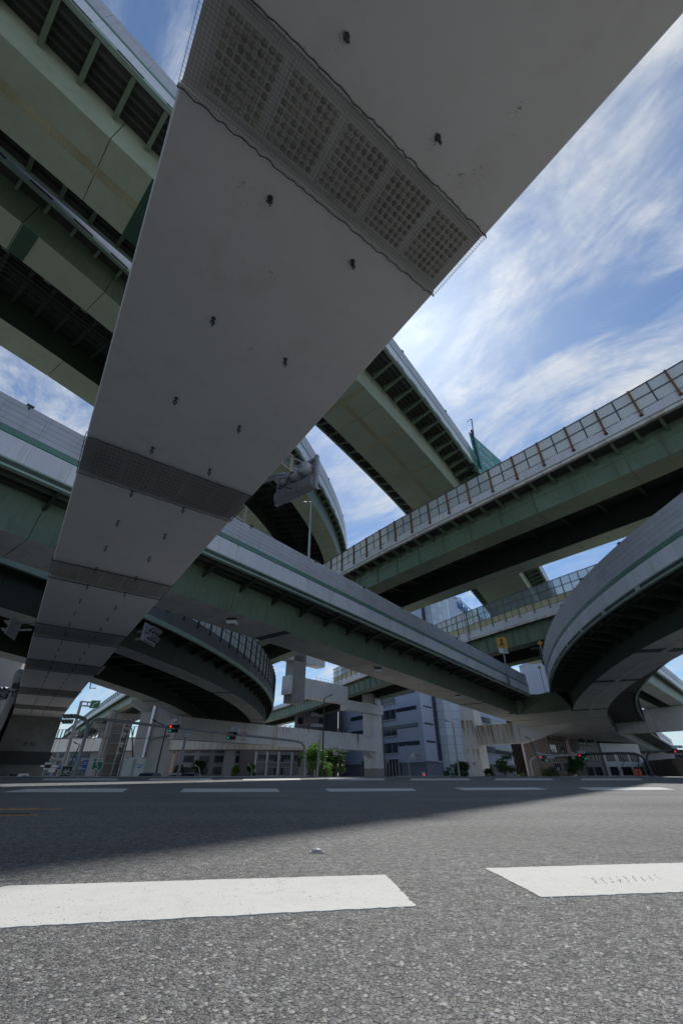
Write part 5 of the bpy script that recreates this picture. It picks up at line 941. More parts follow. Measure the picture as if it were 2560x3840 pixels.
# ------------------------------------------------------------------ trees
def tree_mesh(seed, H, Rr, m_, nleaf=1500, ls=0.26, clumps=9, flat=1.0):
    r = random.Random(seed); tk = MB(); tk.tube([(0, 0, 0), (0.08, 0.05, H * 0.3), (0.0, 0.1, H * 0.6)], [0.16, 0.12, 0.07], 7)
    cs = []
    for k in range(clumps):
        a = r.uniform(0, 6.283); e = r.uniform(0.15, 1.0); rad = Rr * r.uniform(0.25, 0.85) * (1.1 - 0.5 * e); c = Vector((rad * math.cos(a), rad * math.sin(a), H * (0.35 + 0.55 * e))); cs.append((c, r.uniform(0.28, 0.5) * Rr))
        tk.tube([(0.04, 0.05, H * 0.3 * (1 + e * 0.7)), tuple(c * 0.6 + Vector((0, 0, H * 0.18))), tuple(c)], [0.06, 0.04, 0.02], 5)
    lf = MB()
    for k in range(nleaf):
        c, cr = cs[r.randrange(len(cs))]; d = Vector((r.gauss(0, 1), r.gauss(0, 1), r.gauss(0, 1) * 0.75 * flat)).normalized() * cr * r.uniform(0.45, 1.08); p = c + d
        a = Vector((r.uniform(-1, 1), r.uniform(-1, 1), r.uniform(-0.6, 0.6))).normalized() * ls * r.uniform(0.6, 1.2); b = a.cross(Vector((r.uniform(-1, 1), r.uniform(-1, 1), r.uniform(0.2, 1)))).normalized() * ls * 0.55
        lf.add([p - a, p + b, p + a, p - b], [(0, 1, 2, 3)])
    return tk.mesh('trunk', 'bark'), lf.mesh('crown', m_)
def tree(kindm, x, y, s, label, name='street_tree', cat='tree', rz=0.0, group='trees lining the far road'):
    t = thing(name, label, cat, (x, y, GB), group); M = Matrix.Translation((x, y, GB)) @ Matrix.Rotation(rz, 4, 'Z') @ Matrix.Scale(s, 4)
    inst('trunk', kindm[0], t, M); inst('crown', kindm[1], t, M)
tm1 = tree_mesh(1, 6.6, 2.6, 'leaf_green', 2600, 0.24, 13); tm2 = tree_mesh(2, 5.0, 2.2, 'leaf_dark', 1900, 0.24, 10); tm3 = tree_mesh(3, 5.2, 2.2, 'leaf_dark', 1300, 0.2, 7, 0.5); tm4 = tree_mesh(4, 2.8, 2.0, 'leaf_pale', 1500, 0.2, 9)
tree(tm1, -5.3, 86, 1.0, 'tallest bright green street tree at centre left of the thin lamp post')
tree(tm1, -2.9, 84, 0.55, 'low bright green tree at the foot of the thin lamp post', rz=2)
tree(tm2, -1.3, 88, 1.08, 'rounded darker tree just right of the thin lamp post')
tree(tm2, -32.5, 108, 0.85, 'dark green tree under the curved ramp, left of the pale pier', rz=1)
tree(tm2, -38.5, 112, 0.7, 'small dark tree at the left foot of the curved ramp', rz=3)
tree(tm1, -26.2, 118, 0.55, 'small sunlit yellow-green tree under the low viaduct', rz=4)
tree(tm2, -22.8, 120, 0.75, 'bushy mid green tree right of the small sunlit tree', rz=5)
tree(tm3, 20.5, 88, 0.66, 'trained pine with flat foliage pads left of the rusty white pier', rz=1.3)
tree(tm2, 22.9, 90, 0.72, 'dense dark bush beside the rusty white pier', rz=0.5)
tree(tm3, 30.9, 90, 0.98, 'trained pine with layered pads right of the rusty white pier', rz=2.3)
tree(tm2, 28.4, 92, 0.5, 'low dark shrub just right of the rusty white pier', rz=2.9)
tree(tm4, 43.5, 100, 1.05, 'pale silvery flowering bush before the brown apartments', name='bush', cat='bush')
tree(tm4, 38.6, 101, 0.62, 'small pale bush at the foot of the white signal mast', name='bush', cat='bush', rz=2)
tree(tm2, 51.5, 104, 1.05, 'dark leafy tree in front of the black building edge', rz=2.1)

# ------------------------------------------------------------------ traffic signals
def lens_disc(mb, M, x, z, r, y): mb.lathe(M @ Vector((x, y, z)), (M.to_3x3() @ Vector((0, 1, 0))), [(0, r), (0.03, r * 0.98), (0.05, r * 0.6)], 14)
def signal(label, pos, face, s=1.0, hood='black_plastic', body='black_plastic', red=True, arrow='right', plates=True, group='traffic signals', back=False, arrowbox=True):
    """horizontal three-lens signal; face = (x,y) direction the lenses look; local y points that way"""
    f = Vector((face[0], face[1])).normalized(); x_ = Vector((-f.y, f.x)) * -1.0
    # viewed from the front the lenses read green - amber - red left to right
    t = thing('traffic_signal', label, 'traffic signal', pos, group)
    M = Matrix(((-x_.x, f.x, 0, pos[0]), (-x_.y, f.y, 0, pos[1]), (0, 0, 1, pos[2]), (0, 0, 0, 1))) @ Matrix.Scale(s, 4)
    def tr(v): return M @ Vector(v)
    def bx(mb, c, d): 
        a, b_, h = d[0] / 2, d[1] / 2, d[2] / 2; return mb.hexa([tr((c[0] + i * a, c[1] + j * b_, c[2] + k * h)) for k in (-1, 1) for i, j in ((-1, -1), (1, -1), (1, 1), (-1, 1))])
    rows = [(0.0, 1.25)] + ([(-0.45, 1.05)] if arrowbox else [])
    for ri, (z, w) in enumerate(rows):
        mb = MB(); bx(mb, (0, 0, z), (w, 0.16, 0.38)); mb.build('housing', body, t)
        for k in range(3):
            x = (k - 1) * w / 3.1
            vis = MB(); secs = []
            for d, rr in ((0.08, 0.17), (0.34, 0.165)):
                secs.append(d)
            # visor: upper part of a thin cylinder
            n = 10; va = [math.radians(-20 + 220 * j / n) for j in range(n + 1)]; vs = []
            for d in (0.08, 0.38):
                for rr in (0.165, 0.178):
                    for j, a in enumerate(va): vs.append(tr((x + rr * math.cos(a), d - (0.12 if d > 0.2 and (j < 2 or j > n - 2) else 0), z + rr * math.sin(a))))
            m_ = n + 1; fs = []
            for j in range(n): fs += [(j, j + 1, 2 * m_ + j + 1, 2 * m_ + j), (m_ + j + 1, m_ + j, 3 * m_ + j, 3 * m_ + j + 1), (2 * m_ + j, 2 * m_ + j + 1, 3 * m_ + j + 1, 3 * m_ + j), (j + 1, j, m_ + j, m_ + j + 1)]
            vis.add(vs, fs).build('visor', hood, t)
            ln = MB(); lens_disc(ln, M, x, z, 0.15, 0.08)
            on = (ri == 0 and k == 0 and red); mname = 'signal_red' if on else 'black_plastic'
            ln.build('lens', mname, t)
            if ri == 1 and arrow and ((arrow == 'right' and k == 0) or (arrow == 'left' and k == 2)):
                sg = -1 if arrow == 'right' else 1; ar = MB(); y = 0.15
                for (xa, za, xb, zb_) in ((-0.1 * sg, 0, 0.1 * sg, 0), (0.1 * sg, 0, 0.0, 0.09), (0.1 * sg, 0, 0.0, -0.09)): ar.bar(tr((x + xa, y, z + za)), tr((x + xb, y, z + zb_)), 0.045 * s, 0.04 * s)
                ar.build('arrow_light', 'signal_green', t)
    return t, M
def plate_sign(name, label, pos, face, w, h, base, border=None, texts=(), group=None, cat='sign', pole=None, polez=None, shapes=()):
    f = Vector((face[0], face[1])).normalized(); t = thing(name, label, cat, pos, group); M = facing(pos, f.x, f.y)
    mb = MB(); mb.hexa([M @ Vector((x * w / 2, z * h / 2, d)) for d in (-0.05, 0) for x, z in ((-1, -1), (1, -1), (1, 1), (-1, 1))]); mb.build('plate', base, t)
    if border:
        mb = MB(); e = min(w, h) * 0.05
        for (x0, x1, z0, z1) in ((-w / 2, w / 2, h / 2 - e, h / 2), (-w / 2, w / 2, -h / 2, -h / 2 + e), (-w / 2, -w / 2 + e, -h / 2 + e, h / 2 - e), (w / 2 - e, w / 2, -h / 2 + e, h / 2 - e)):
            mb.hexa([M @ Vector((x, z, d)) for d in (0.002, 0.012) for x, z in ((x0, z0), (x1, z0), (x1, z1), (x0, z1))])
        mb.build('border', border, t)
    for txt, size, x, z, m_ in texts: inst('lettering', text_mesh(txt, size, m_), t, M @ Matrix.Translation((x, z, 0.012)))
    for m_, polys in shapes:
        mb = MB()
        for P in polys: n = len(P); mb.add([M @ Vector((x, z, d)) for d in (0.003, 0.014) for x, z in P], [tuple(range(n))[::-1], tuple(range(n, 2 * n))] + [(i, (i + 1) % n, n + (i + 1) % n, n + i) for i in range(n)])
        mb.build('symbol', m_, t)
    if pole: MB().tube([(pos[0] - f.x * 0.1, pos[1] - f.y * 0.1, polez), (pos[0] - f.x * 0.1, pos[1] - f.y * 0.1, pos[2] + h / 2)], pole, 8).build('post', 'galvanised_steel', t)
    return t
def ring(r0, r1, n=28): 
    a = [2 * math.pi * k / n for k in range(n + 1)]
    return [[(r0 * math.cos(a[k]), r0 * math.sin(a[k])), (r1 * math.cos(a[k]), r1 * math.sin(a[k])), (r1 * math.cos(a[k + 1]), r1 * math.sin(a[k + 1])), (r0 * math.cos(a[k + 1]), r0 * math.sin(a[k + 1]))] for k in range(n)]
def thick(P, w):
    out_ = []
    for a, b in zip(P[:-1], P[1:]):
        d = Vector((b[0] - a[0], b[1] - a[1])); n_ = Vector((-d.y, d.x)).normalized() * w / 2; out_.append([(a[0] - n_.x, a[1] - n_.y), (b[0] - n_.x, b[1] - n_.y), (b[0] + n_.x, b[1] + n_.y), (a[0] + n_.x, a[1] + n_.y)])
    return out_
def no_uturn(label, pos, face=(0, -1), r=0.42):
    f = Vector(face).normalized(); t = thing('road_sign', label, 'road sign', pos, 'no U-turn signs'); M = facing(pos, f.x, f.y)
    def layer(nm, m_, polys, d0, d1):
        mb = MB()
        for P in polys: n = len(P); mb.add([M @ Vector((x, z, d)) for d in (d0, d1) for x, z in P], [tuple(range(n))[::-1], tuple(range(n, 2 * n))] + [(i, (i + 1) % n, n + (i + 1) % n, n + i) for i in range(n)])
        mb.build(nm, m_, t)
    layer('disc', 'sign_white', [[(r * math.cos(2 * math.pi * k / 28), r * math.sin(2 * math.pi * k / 28)) for k in range(28)]], -0.03, 0)
    layer('red_ring', 'sign_red', ring(r * 0.82, r * 0.995) , 0.002, 0.012)
    U_ = [(-0.16 * r / 0.42, -0.2 * r / 0.42), (-0.16 * r / 0.42, 0.05)] + [(0.16 * r / 0.42 * math.cos(a), 0.05 + 0.13 * math.sin(a)) for a in [math.pi - math.pi * k / 8 for k in range(9)]] + [(0.16 * r / 0.42, -0.06)]
    layer('blue_arrow', 'sign_blue', thick([(-x * 0.8, z) for x, z in U_], 0.085) + [[(-0.24, -0.06), (-0.02, -0.06), (-0.13, -0.2)]], 0.002, 0.01)
    layer('red_bar', 'sign_red', thick([(-0.27 * r / 0.42, 0.27 * r / 0.42), (0.27 * r / 0.42, -0.27 * r / 0.42)], 0.06), 0.014, 0.02)
    layer('sub_plate', 'sign_white', [[(-0.32, -0.78), (0.32, -0.78), (0.32, -0.5), (-0.32, -0.5)]], -0.03, 0)
    inst('lettering', text_mesh('交差点内', 0.14, 'ink_black'), t, M @ Matrix.Translation((0, -0.64, 0.004)))
def mast(label, segs, r0, matname, pole=None):
    t = thing('signal_mast', label, 'signal pole', segs[0][0], 'signal masts')
    for nm, P, r in zip(['mast_pole'] + ['mast_arm'] * 5, segs, r0):
        # smooth the bends
        Q = [Vector(p) for p in P]
        for _ in range(2):
            R_ = [Q[0]]
            for a, b_ in zip(Q[:-1], Q[1:]): R_ += [a.lerp(b_, 0.25), a.lerp(b_, 0.75)]
            Q = R_ + [Q[-1]]
        MB().tube(Q, r, 10).build(nm, matname, t, smooth=True)
    return t
mast('grey double-armed signal mast curving up beside the truck at left', [[(-29.023, 52.0, 0.347)[:2] + (GB,), (-29.171, 52.0, 2.698), (-29.179, 52.0, 5.029), (-29.465, 51.5, 5.636), (-29.948, 51.0, 5.857), (-30.1, 50.0, 5.8)], [(-29.039, 52.0, 4.542), (-29.109, 52.3, 5.442), (-28.838, 52.6, 5.751), (-28.022, 53.0, 5.821), (-21.749, 57.0, 5.34)]], [0.19, 0.15], 'galvanised_steel')
mast('long grey signal mast arm reaching left from its pole near the centre trees', [[(-4.78, 62, GB), (-4.85, 62, 3.0), (-5.103, 62.0, 3.786), (-5.769, 62.0, 4.098), (-9.977, 61.0, 4.47), (-19.164, 58.0, 5.187), (-21.075, 57.0, 5.34)]], [0.15], 'galvanised_steel')
mast('white curved signal mast with arm before the brown apartments', [[(40.049, 100.0, 0.25)[:2] + (GB,), (39.99, 100.0, 1.946), (40.184, 100.0, 2.904), (40.951, 100.0, 3.437), (42.259, 100.0, 3.631), (48.965, 97.0, 3.861)]], [0.19], 'sign_white')
mast('dark Y-shaped signal mast with two arms at the right', [[(58.6, 90, GB), (58.405, 90.0, 1.648), (58.151, 90.0, 2.856), (57.433, 90.0, 3.601), (56.011, 90.0, 3.909), (48.119, 92.0, 3.81)], [(58.388, 90.0, 2.206), (58.675, 90.0, 3.249), (59.489, 90.0, 3.954), (60.773, 90.0, 4.175), (64.693, 90.0, 4.264)]], [0.22, 0.18], 'dark_post_steel')
signal('red-lit signal with green right arrow on the left mast tip, two plates above', (-20.947, 56.6, 5.393), (0.05, -1), 1.05)
signal('red-lit signal with green right arrow at the middle of the long grey arm', (-14.343, 59.6, 4.83), (0.05, -1), 1.05)
signal('unlit signal seen from its side at the tip of the left mast short arm', (-30.519, 50.0, 5.8), (-0.15, -1), 1.15, body='signal_grey', hood='white_signal', red=False, arrow=None)
signal('red-lit signal with green left arrow on the white curved mast', (42.614, 99.0, 3.549), (-0.1, -1), 1.35, hood='signal_grey', arrow='left', body='signal_grey')
signal('red-lit signal with green left arrow where the dark arm begins', (47.873, 93.0, 3.621), (-0.1, -1), 1.25, arrow='left')
signal('red-lit signal with green left arrow at the right edge arm end', (64.476, 89.0, 4.088), (-0.1, -1), 1.7, hood='signal_grey', arrow='left')
def word_plates(p, s, label):
    plate_sign('sign_plate', 'small blue-lettered white plate above ' + label, (p[0], p[1], p[2]), (0, -1), 1.25 * s, 0.3 * s, 'sign_white', None, [('歩車分離式', 0.25 * s, 0, 0, 'ink_blue')], 'signal word plates')
for (pp_, s, l) in (((-21.013, 56.6, 6.412), 1.05, 'the left mast tip signal'), ((-13.808, 59.6, 5.728), 1.05, 'the middle signal of the long arm'), ((42.535, 99.0, 4.081), 1.35, 'the white mast signal'), ((47.949, 93.0, 4.168), 1.25, 'the signal where the dark arm begins'), ((64.692, 89.0, 4.882), 1.6, 'the right edge signal')):
    word_plates(pp_, s, l)
for (pp_, s, l) in (((-20.882, 56.6, 5.839), 1.05, 'the left mast tip signal'), ((-13.926, 59.6, 5.323), 1.05, 'the middle signal of the long arm')):
    plate_sign('sign_plate', 'lower white plate with blue letters just above ' + l, pp_, (0, -1), 1.2, 0.28, 'sign_white', None, [('本線用', 0.24, 0, 0, 'ink_blue')], 'signal word plates')
no_uturn('round no U-turn sign with white plate on the left mast arm', (-25.741, 54.6, 5.671), r=0.44)
no_uturn('round no U-turn sign beside the middle signal of the long arm', (-12.691, 59.6, 4.769), r=0.36)
no_uturn('round no U-turn sign on the white mast arm before the apartments', (47.788, 96.5, 3.89), (-0.2, -1), r=0.5)
plate_sign('place_sign', 'white junction name plate with blue letters on the left arm', (-19.468, 57.6, 4.647), (0.05, -1), 0.86, 0.72, 'sign_white', 'sign_blue', [('阿波座駅前', 0.165, 0, 0.12, 'ink_blue'), ('Awaza ekimae', 0.12, 0, -0.18, 'ink_blue')], 'junction name plates')
plate_sign('place_sign', 'white junction name plate with blue letters beside the white mast signal', (43.722, 98.0, 3.611), (-0.1, -1), 1.5, 0.85, 'sign_white', 'sign_blue', [('阿波座駅前', 0.27, 0, 0.14, 'ink_blue'), ('Awaza ekimae', 0.2, 0, -0.22, 'ink_blue')], 'junction name plates')
lp = thing('signal_post', 'thick plain grey post under the left junction name plate', 'post', (-17.9, 57.6, GB), 'street posts'); MB().tube([(-19.714, 57.6, 0.357)[:2] + (GB,), (-19.628, 57.6, 4.293)], 0.16, 10).build('post', 'galvanised_steel', lp, smooth=True)

# the near signal bracketed to the crossbeam, seen from behind
def near_signal():
    t = thing('traffic_signal', 'large grey traffic signal seen from behind, bracketed to the crossbeam edge at centre', 'traffic signal', (-1.62, 11.5, 9.0), 'traffic signals')
    ax = Vector((0.81, -0.586)); nf = Vector((0.586, 0.81)); C = Vector((-1.62, 11.5, 9.02))
    def W_(x, y, z): return (C.x + ax.x * x + nf.x * y, C.y + ax.y * x + nf.y * y, C.z + z)
    def bx(mb, x0, x1, y0, y1, z0, z1): return mb.hexa([W_(x, y, z) for z in (z0, z1) for x, y in ((x0, y0), (x1, y0), (x1, y1), (x0, y1))])
    mb = MB(); bx(mb, -0.92, 0.92, 0.02, 0.05, 0.0, 0.86); mb.build('back_plate', 'signal_grey', t)
    mb = MB()
    bx(mb, -0.96, -0.86, -0.08, 0.06, -0.55, 0.95); bx(mb, 0.86, 0.96, -0.08, 0.06, -0.55, 0.95); mb.build('side_channel', 'galvanised_steel', t)
    mb = MB(); bx(mb, -0.9, 0.9, -0.06, 0.04, 0.78, 0.87); bx(mb, -0.9, 0.9, -0.1, -0.02, 0.02, 0.08); mb.build('frame_rail', 'galvanised_steel', t)
    for k in range(3):
        c = W_(-0.52 + 0.52 * k, 0.03, 0.42); MB().lathe(c, (-nf.x, -nf.y, 0), [(0, 0.245), (0.24, 0.245), (0.33, 0.225), (0.36, 0.18), (0.365, 0.09), (0.38, 0.085)], 24).build('lens_housing', 'white_signal', t, smooth=False)
    mb = MB()
    for x0, x1 in ((-0.9, -0.31), (-0.29, 0.21), (0.23, 0.86)):
        pr = [(-0.03, -0.03), (-0.17, -0.06), (-0.22, -0.13), (-0.22, -0.38), (-0.16, -0.47), (0.1, -0.5), (0.1, -0.03)]
        mb.sweep([[W_(x, y, z) for y, z in pr] for x in (x0, x1)])
    mb.build('lower_housing', 'signal_grey', t)
    for z, rr in ((0.42, 0.2), (-0.27, 0.19)):
        for k in range(3):
            x = -0.52 + 0.52 * k; n = 10; va = [math.radians(-10 + 200 * j / n) for j in range(n + 1)]; vs = []; m_ = n + 1
            for d in (0.1, 0.5):
                for r_ in (rr, rr + 0.015): vs += [W_(x + r_ * math.cos(a), d - (0.15 if d > 0.3 and (j < 2 or j > n - 2) else 0), z + r_ * math.sin(a)) for j, a in enumerate(va)]
            fs = []
            for j in range(n): fs += [(j, j + 1, 2 * m_ + j + 1, 2 * m_ + j), (m_ + j + 1, m_ + j, 3 * m_ + j, 3 * m_ + j + 1), (2 * m_ + j, 2 * m_ + j + 1, 3 * m_ + j + 1, 3 * m_ + j), (j + 1, j, m_ + j, m_ + j + 1)]
            MB().add(vs, fs).build('visor', 'white_signal', t)
    # cables
    cb_ = MB(); P = [W_(0.05, -0.38, 0.36), W_(0.02, -0.45, 0.05), W_(-0.1, -0.42, -0.12), W_(-0.4, -0.38, -0.2), W_(-0.75, -0.35, 0.0), W_(-1.05, -0.3, 0.35), W_(-1.35, -0.25, 0.75)]; cb_.tube(P, 0.018, 6)
    cb_.tube([W_(0.0, -0.23, -0.3), W_(-0.12, -0.45, -0.3), W_(-0.16, -0.44, -0.16), W_(-0.1, -0.42, -0.1)], 0.016, 6); cb_.lathe(W_(0.05, -0.33, 0.36), (-nf.x, -nf.y, 0), [(0, 0.06), (0.07, 0.05)], 10); cb_.build('cable', 'black_plastic', t, smooth=True)
    mb = MB(); mb.tube([W_(0.5, -0.1, 0.62), W_(0.45, -0.5, 0.62), W_(0.1, -1.2, 0.6)], 0.04, 8); mb.tube([W_(-0.1, -0.1, 0.5), W_(-0.6, -0.5, 0.45), (*PA(12.0, 3.9), 9.5)], 0.055, 8); mb.tube([W_(-0.1, -0.1, 0.38), W_(-0.6, -0.5, 0.3), (*PA(12.2, 3.9), 9.3)], 0.055, 8)
    mb.tube([W_(0.86, -0.06, 0.4), W_(0.6, -0.3, 0.42), W_(0.2, -0.5, 0.45), (*PA(9.8, 4.0), 9.35)], 0.03, 6); mb.build('mounting_arm', 'galvanised_steel', t)
    mb = MB()
    for s in (8.9, 12.6):
        for z0, z1 in ((8.35, 8.35), ): pass
        mb.bar((*PA(s, 3.94), 8.42), (*PA(s + 0.2, 4.45), 8.42), 0.1, 0.05); mb.bar((*PA(s + 0.2, 4.45), 8.42), (*PA(s + 0.2, 4.45), 9.05), 0.1, 0.06); mb.bar((*PA(s + 0.2, 4.45), 9.05), (*PA(s, 3.94), 9.1), 0.1, 0.05)
    mb.build('wall_bracket', 'rusty_white_paint', t)
near_signal()
def side_signal(label, pos, fx, fy, body='signal_grey', s=1.15):
    t, M = signal(label, pos, (fx, fy), s, body=body, hood='signal_grey', red=False, arrow=None, back=True); f = Vector((fx, fy)).normalized()
    mb = MB(); P = [M @ Vector(v) for v in ((-0.8, -0.1, -0.7), (0.8, -0.1, -0.7), (0.8, -0.06, -0.7), (-0.8, -0.06, -0.7), (-0.8, -0.1, 0.32), (0.8, -0.1, 0.32), (0.8, -0.06, 0.32), (-0.8, -0.06, 0.32))]; mb.hexa(P); mb.build('back_plate', 'signal_grey', t)
    mb = MB()
    for z in (0.15, -0.3): mb.bar(M @ Vector((0, -0.1, z)), M @ Vector((0.5, -1.2, z)), 0.12, 0.12)
    mb.build('mounting_arm', 'galvanised_steel', t)
side_signal('grey signal bracketed to the crossbeam right side, visors pointing right', (-12.989, 27.3, 8.488), 0.93, -0.1)
side_signal('grey signal bracketed to the crossbeam left side, visors pointing left', (-23.239, 28.0, 9.135), -0.9, -0.3)
side_signal('dark signal by the column pipe at the left edge', (-40.667, 52.0, 8.849), -0.3, -0.9, 'black_plastic', 1.6)

# ------------------------------------------------------------------ lamps, gantries, signs
def lamp(label, base, top, head, r=0.09, m_='dark_post_steel', name='street_lamp', cat='street lamp', group='street lamps', hs=1.0):
    t = thing(name, label, cat, base, group); b_, p_, h_ = Vector(base), Vector(top), Vector(head)
    MB().tube([b_, b_.lerp(p_, 0.6), p_], [r * 1.3, r, r * 0.8], 8).build('pole', m_, t); MB().tube([p_, p_.lerp(h_, 0.5) + Vector((0, 0, 0.1)), h_], r * 0.6, 6).build('arm', m_, t)
    d = (h_ - p_).normalized(); mb = MB(); e = h_ + d * 0.75 * hs; secs = []
    up = Vector((0, 0, 1)); sd = d.cross(up).normalized()
    for k, (w, h) in enumerate(((0.06, 0.05), (0.17, 0.1), (0.19, 0.1), (0.1, 0.05))):
        c = h_.lerp(e, k / 3); secs.append([c + sd * w * hs - up * 0.02, c + sd * w * 0.6 * hs + up * h * hs, c - sd * w * 0.6 * hs + up * h * hs, c - sd * w * hs - up * 0.02, c - sd * w * 0.5 * hs - up * h * 0.8 * hs, c + sd * w * 0.5 * hs - up * h * 0.8 * hs])
    mb.sweep(secs).build('lamp_head', m_, t)
lamp('thin dark street lamp in front of the white crossbeam, centre left', (-2.83, 70, GB), (-2.789, 70.0, 10.556), (-2.108, 70.0, 10.871), 0.1)
lamp('grey street lamp in front of the panelled tower, left of the rusty pier', (19.72, 80, GB), (19.791, 80.0, 8.066), (19.204, 80.0, 8.277), 0.12, 'galvanised_steel', hs=1.4)
lamp('curved-neck lamp by the white building at the right', (57, 92.5, GB), (58.615, 92.5, 3.333), (57.281, 92.5, 3.694), 0.09)
lamp('thin dark pole before the white building', (52.5, 93, GB), (56.066, 93.0, 2.808), (55.765, 93.0, 2.988), 0.07)
lamp('thin reddish pole before the grey paired-window building', (51.6, 100, GB), (52.179, 100.0, 3.583), (53.455, 100.0, 3.973), 0.09, 'rust_steel')
lamp('thin reddish pole before the brown apartments', (41.9, 98, GB), (40.249, 98.0, 6.829), (40.046, 98.0, 6.929), 0.09, 'rust_steel')
lamp('thin rusty brown pole behind the truck, left of the broad pale column', (-25.7, 60, GB), (-27.764, 60.0, 5.389), (-28.084, 60.0, 5.514), 0.09, 'rust_steel')
lamp('thin dark pole in front of the broad pale column at left', (-22.2, 57, GB), (-22.079, 57.0, 5.31), (-23.412, 57.0, 5.909), 0.09)
lamp('thin dark lamp pole left of the green expressway sign', (-38.5, 66, GB), (-37.432, 66.0, 3.849), (-37.798, 66.0, 4.015), 0.09)
lamp('curved pinkish lamp neck beside the parking sign', (-44, 74, GB), (-44.528, 74.0, 1.858), (-45.355, 74.0, 2.357), 0.11, 'rust_steel')
lamp('white lamp under the low viaduct by the dark trees', (-29, 100, GB), (-30.031, 100.0, 1.566), (-30.472, 100.0, 1.803), 0.09, 'sign_white')
lamp('white lamp arm right of the small sunlit tree', (-18.8, 100, GB), (-18.875, 100.0, 1.566), (-19.311, 100.0, 1.898), 0.09, 'sign_white')
lamp('pale blue-grey lamp post rising from the white ramp at centre', (-3.06, 33.5, 16.9), (-3.117, 33.5, 23.599), (-3.512, 33.1, 23.32), 0.1, 'galvanised_steel')
lamp('grey lamp post on the lower viaduct in front of the roof lettering', (27.2, 86, 24.3), (26.898, 86.0, 33.822), (26.011, 85.7, 33.641), 0.12, 'galvanised_steel')
lamp('black lamp on the topmost viaduct beside the green sign', (19.5, 44.3, 36.6), (20.303, 43.9, 46.698), (19.368, 43.3, 45.599), 0.1, 'dark_post_steel', hs=0.9)
lamp('thin tall lamp far left above the mesh barrier', (-59, 100, 20), (-58.495, 100.0, 17.132), (-57.769, 100.0, 17.189), 0.12, 'dark_post_steel')
lamp('grey lamp post at the barrier behind the curved ramp', (37.6, 78, 24), (44.201, 78.0, 31.858), (43.708, 78.0, 31.683), 0.12, 'galvanised_steel')
gt = thing('sign_gantry', 'grey gantry post with two arms carrying a green expressway sign at far left', 'sign gantry', (-44.1, 75, GB), 'street posts')
MB().tube([(-43.9, 75, GB), (-44.597, 75.0, 10.914)], [0.3, 0.22], 10).build('post', 'galvanised_steel', gt); mb = MB()
mb.tube([(-44.582, 75.0, 10.872), (-41.702, 75.0, 10.622)], 0.13, 8); mb.tube([(-44.54, 75.0, 10.249), (-41.689, 75.0, 10.042)], 0.13, 8)
mb.tube([(-43.484, 75.0, 10.747), (-43.371, 75.0, 10.166)], 0.1, 6); mb.build('arms', 'galvanised_steel', gt)
plate_sign('direction_sign', 'green expressway arrow sign on the far left gantry above the barrier', (-42.022, 74.8, 10.387), (0.2, -1), 1.5, 1.25, 'sign_green', 'sign_white', [], 'expressway signs', shapes=(('sign_white', thick([(-0.3, -0.45), (-0.2, 0.0), (0.3, 0.35)], 0.14) + [[(0.1, 0.42), (0.42, 0.45), (0.36, 0.12)]]),))
ut = thing('utility_pole', 'slender utility pole with fittings left of the signal mast', 'utility pole', (-40.6, 68, GB), 'street posts')
MB().tube([(-40.6, 68, GB), (-39.948, 68.0, 6.003)], [0.17, 0.1], 8).build('pole', 'galvanised_steel', ut); mb = MB()
for q_ in ((-39.912, 68.0, 5.686), (-39.757, 68.0, 5.266), (-39.591, 68.0, 4.815)): mb.box(q_, (0.9, 0.12, 0.12))
mb.build('insulators', 'white_signal', ut)
wr = thing('overhead_wires', 'thin overhead wires crossing before the left piers', 'wire', (-35, 60, 6), None); mb = MB(); mb.tube([(-40.057, 68.0, 5.862), (-31.87, 62.0, 4.539), (-25.218, 60.0, 4.339)], 0.02, 4); mb.tube([(-39.873, 68.0, 5.581), (-32.058, 64.0, 4.384), (-22.46, 60.0, 4.523)], 0.02, 4); mb.build('wire', 'dark_post_steel', wr)
plate_sign('bicycle_sign', 'dark square sign with pale bicycle symbol at the roadside, far left', (-28.9, 50.0, 0.601), (0.3, -1), 1.05, 1.05, 'black_plastic', 'cream_panel', [], None, shapes=(('sign_white', [[(x + cx2, z + 0.0) for x, z in P] for cx2 in (-0.24, 0.24) for P in [[(px_, pz_ - 0.12) for px_, pz_ in Q] for Q in ring(0.15, 0.185, 16)]] + thick([(-0.24, -0.12), (-0.12, 0.12), (0.14, 0.12), (0.0, -0.12), (-0.12, 0.12)], 0.035) + thick([(0.0, -0.12), (-0.24, -0.12)], 0.035) + thick([(0.24, -0.12), (0.14, 0.12), (0.1, 0.22), (0.2, 0.24)], 0.035) + thick([(-0.12, 0.12), (-0.15, 0.2)], 0.03) + thick([(-0.22, 0.2), (-0.08, 0.2)], 0.04)),), pole=0.06, polez=GB)
plate_sign('parking_sign', 'white parking meter sign with blue P square and 60, far left', (-36.62, 62.0, 1.183), (0.2, -1), 1.0, 0.65, 'sign_white', None, [('60', 0.42, 0.24, 0, 'ink_blue')], None, shapes=(('sign_blue', [[(-0.46, -0.28), (-0.04, -0.28), (-0.04, 0.28), (-0.46, 0.28)]]),), pole=0.05, polez=GB)
pt = [o for o in COL.objects if o.get('label', '').startswith('white parking meter')][0]; inst('lettering', text_mesh('P', 0.42, 'sign_white'), pt, facing((pt.location.x, pt.location.y, pt.location.z), 0.2, -1) @ Matrix.Translation((-0.25, 0, 0.02)))
plate_sign('warning_board', 'small white and orange roadside board left of the parking sign', (-37.245, 60.0, 1.267), (0.2, -1), 0.85, 0.8, 'sign_white', None, [], None, shapes=(('ink_black', [[(-0.38, -0.22), (0.38, -0.22), (0.38, 0.16), (-0.38, 0.16)]]), ('sign_orange', [[(x * 1.5, z - 0.03) for x, z in P] for P in ring(0.15, 0.2, 20)])), pole=0.05, polez=GB)
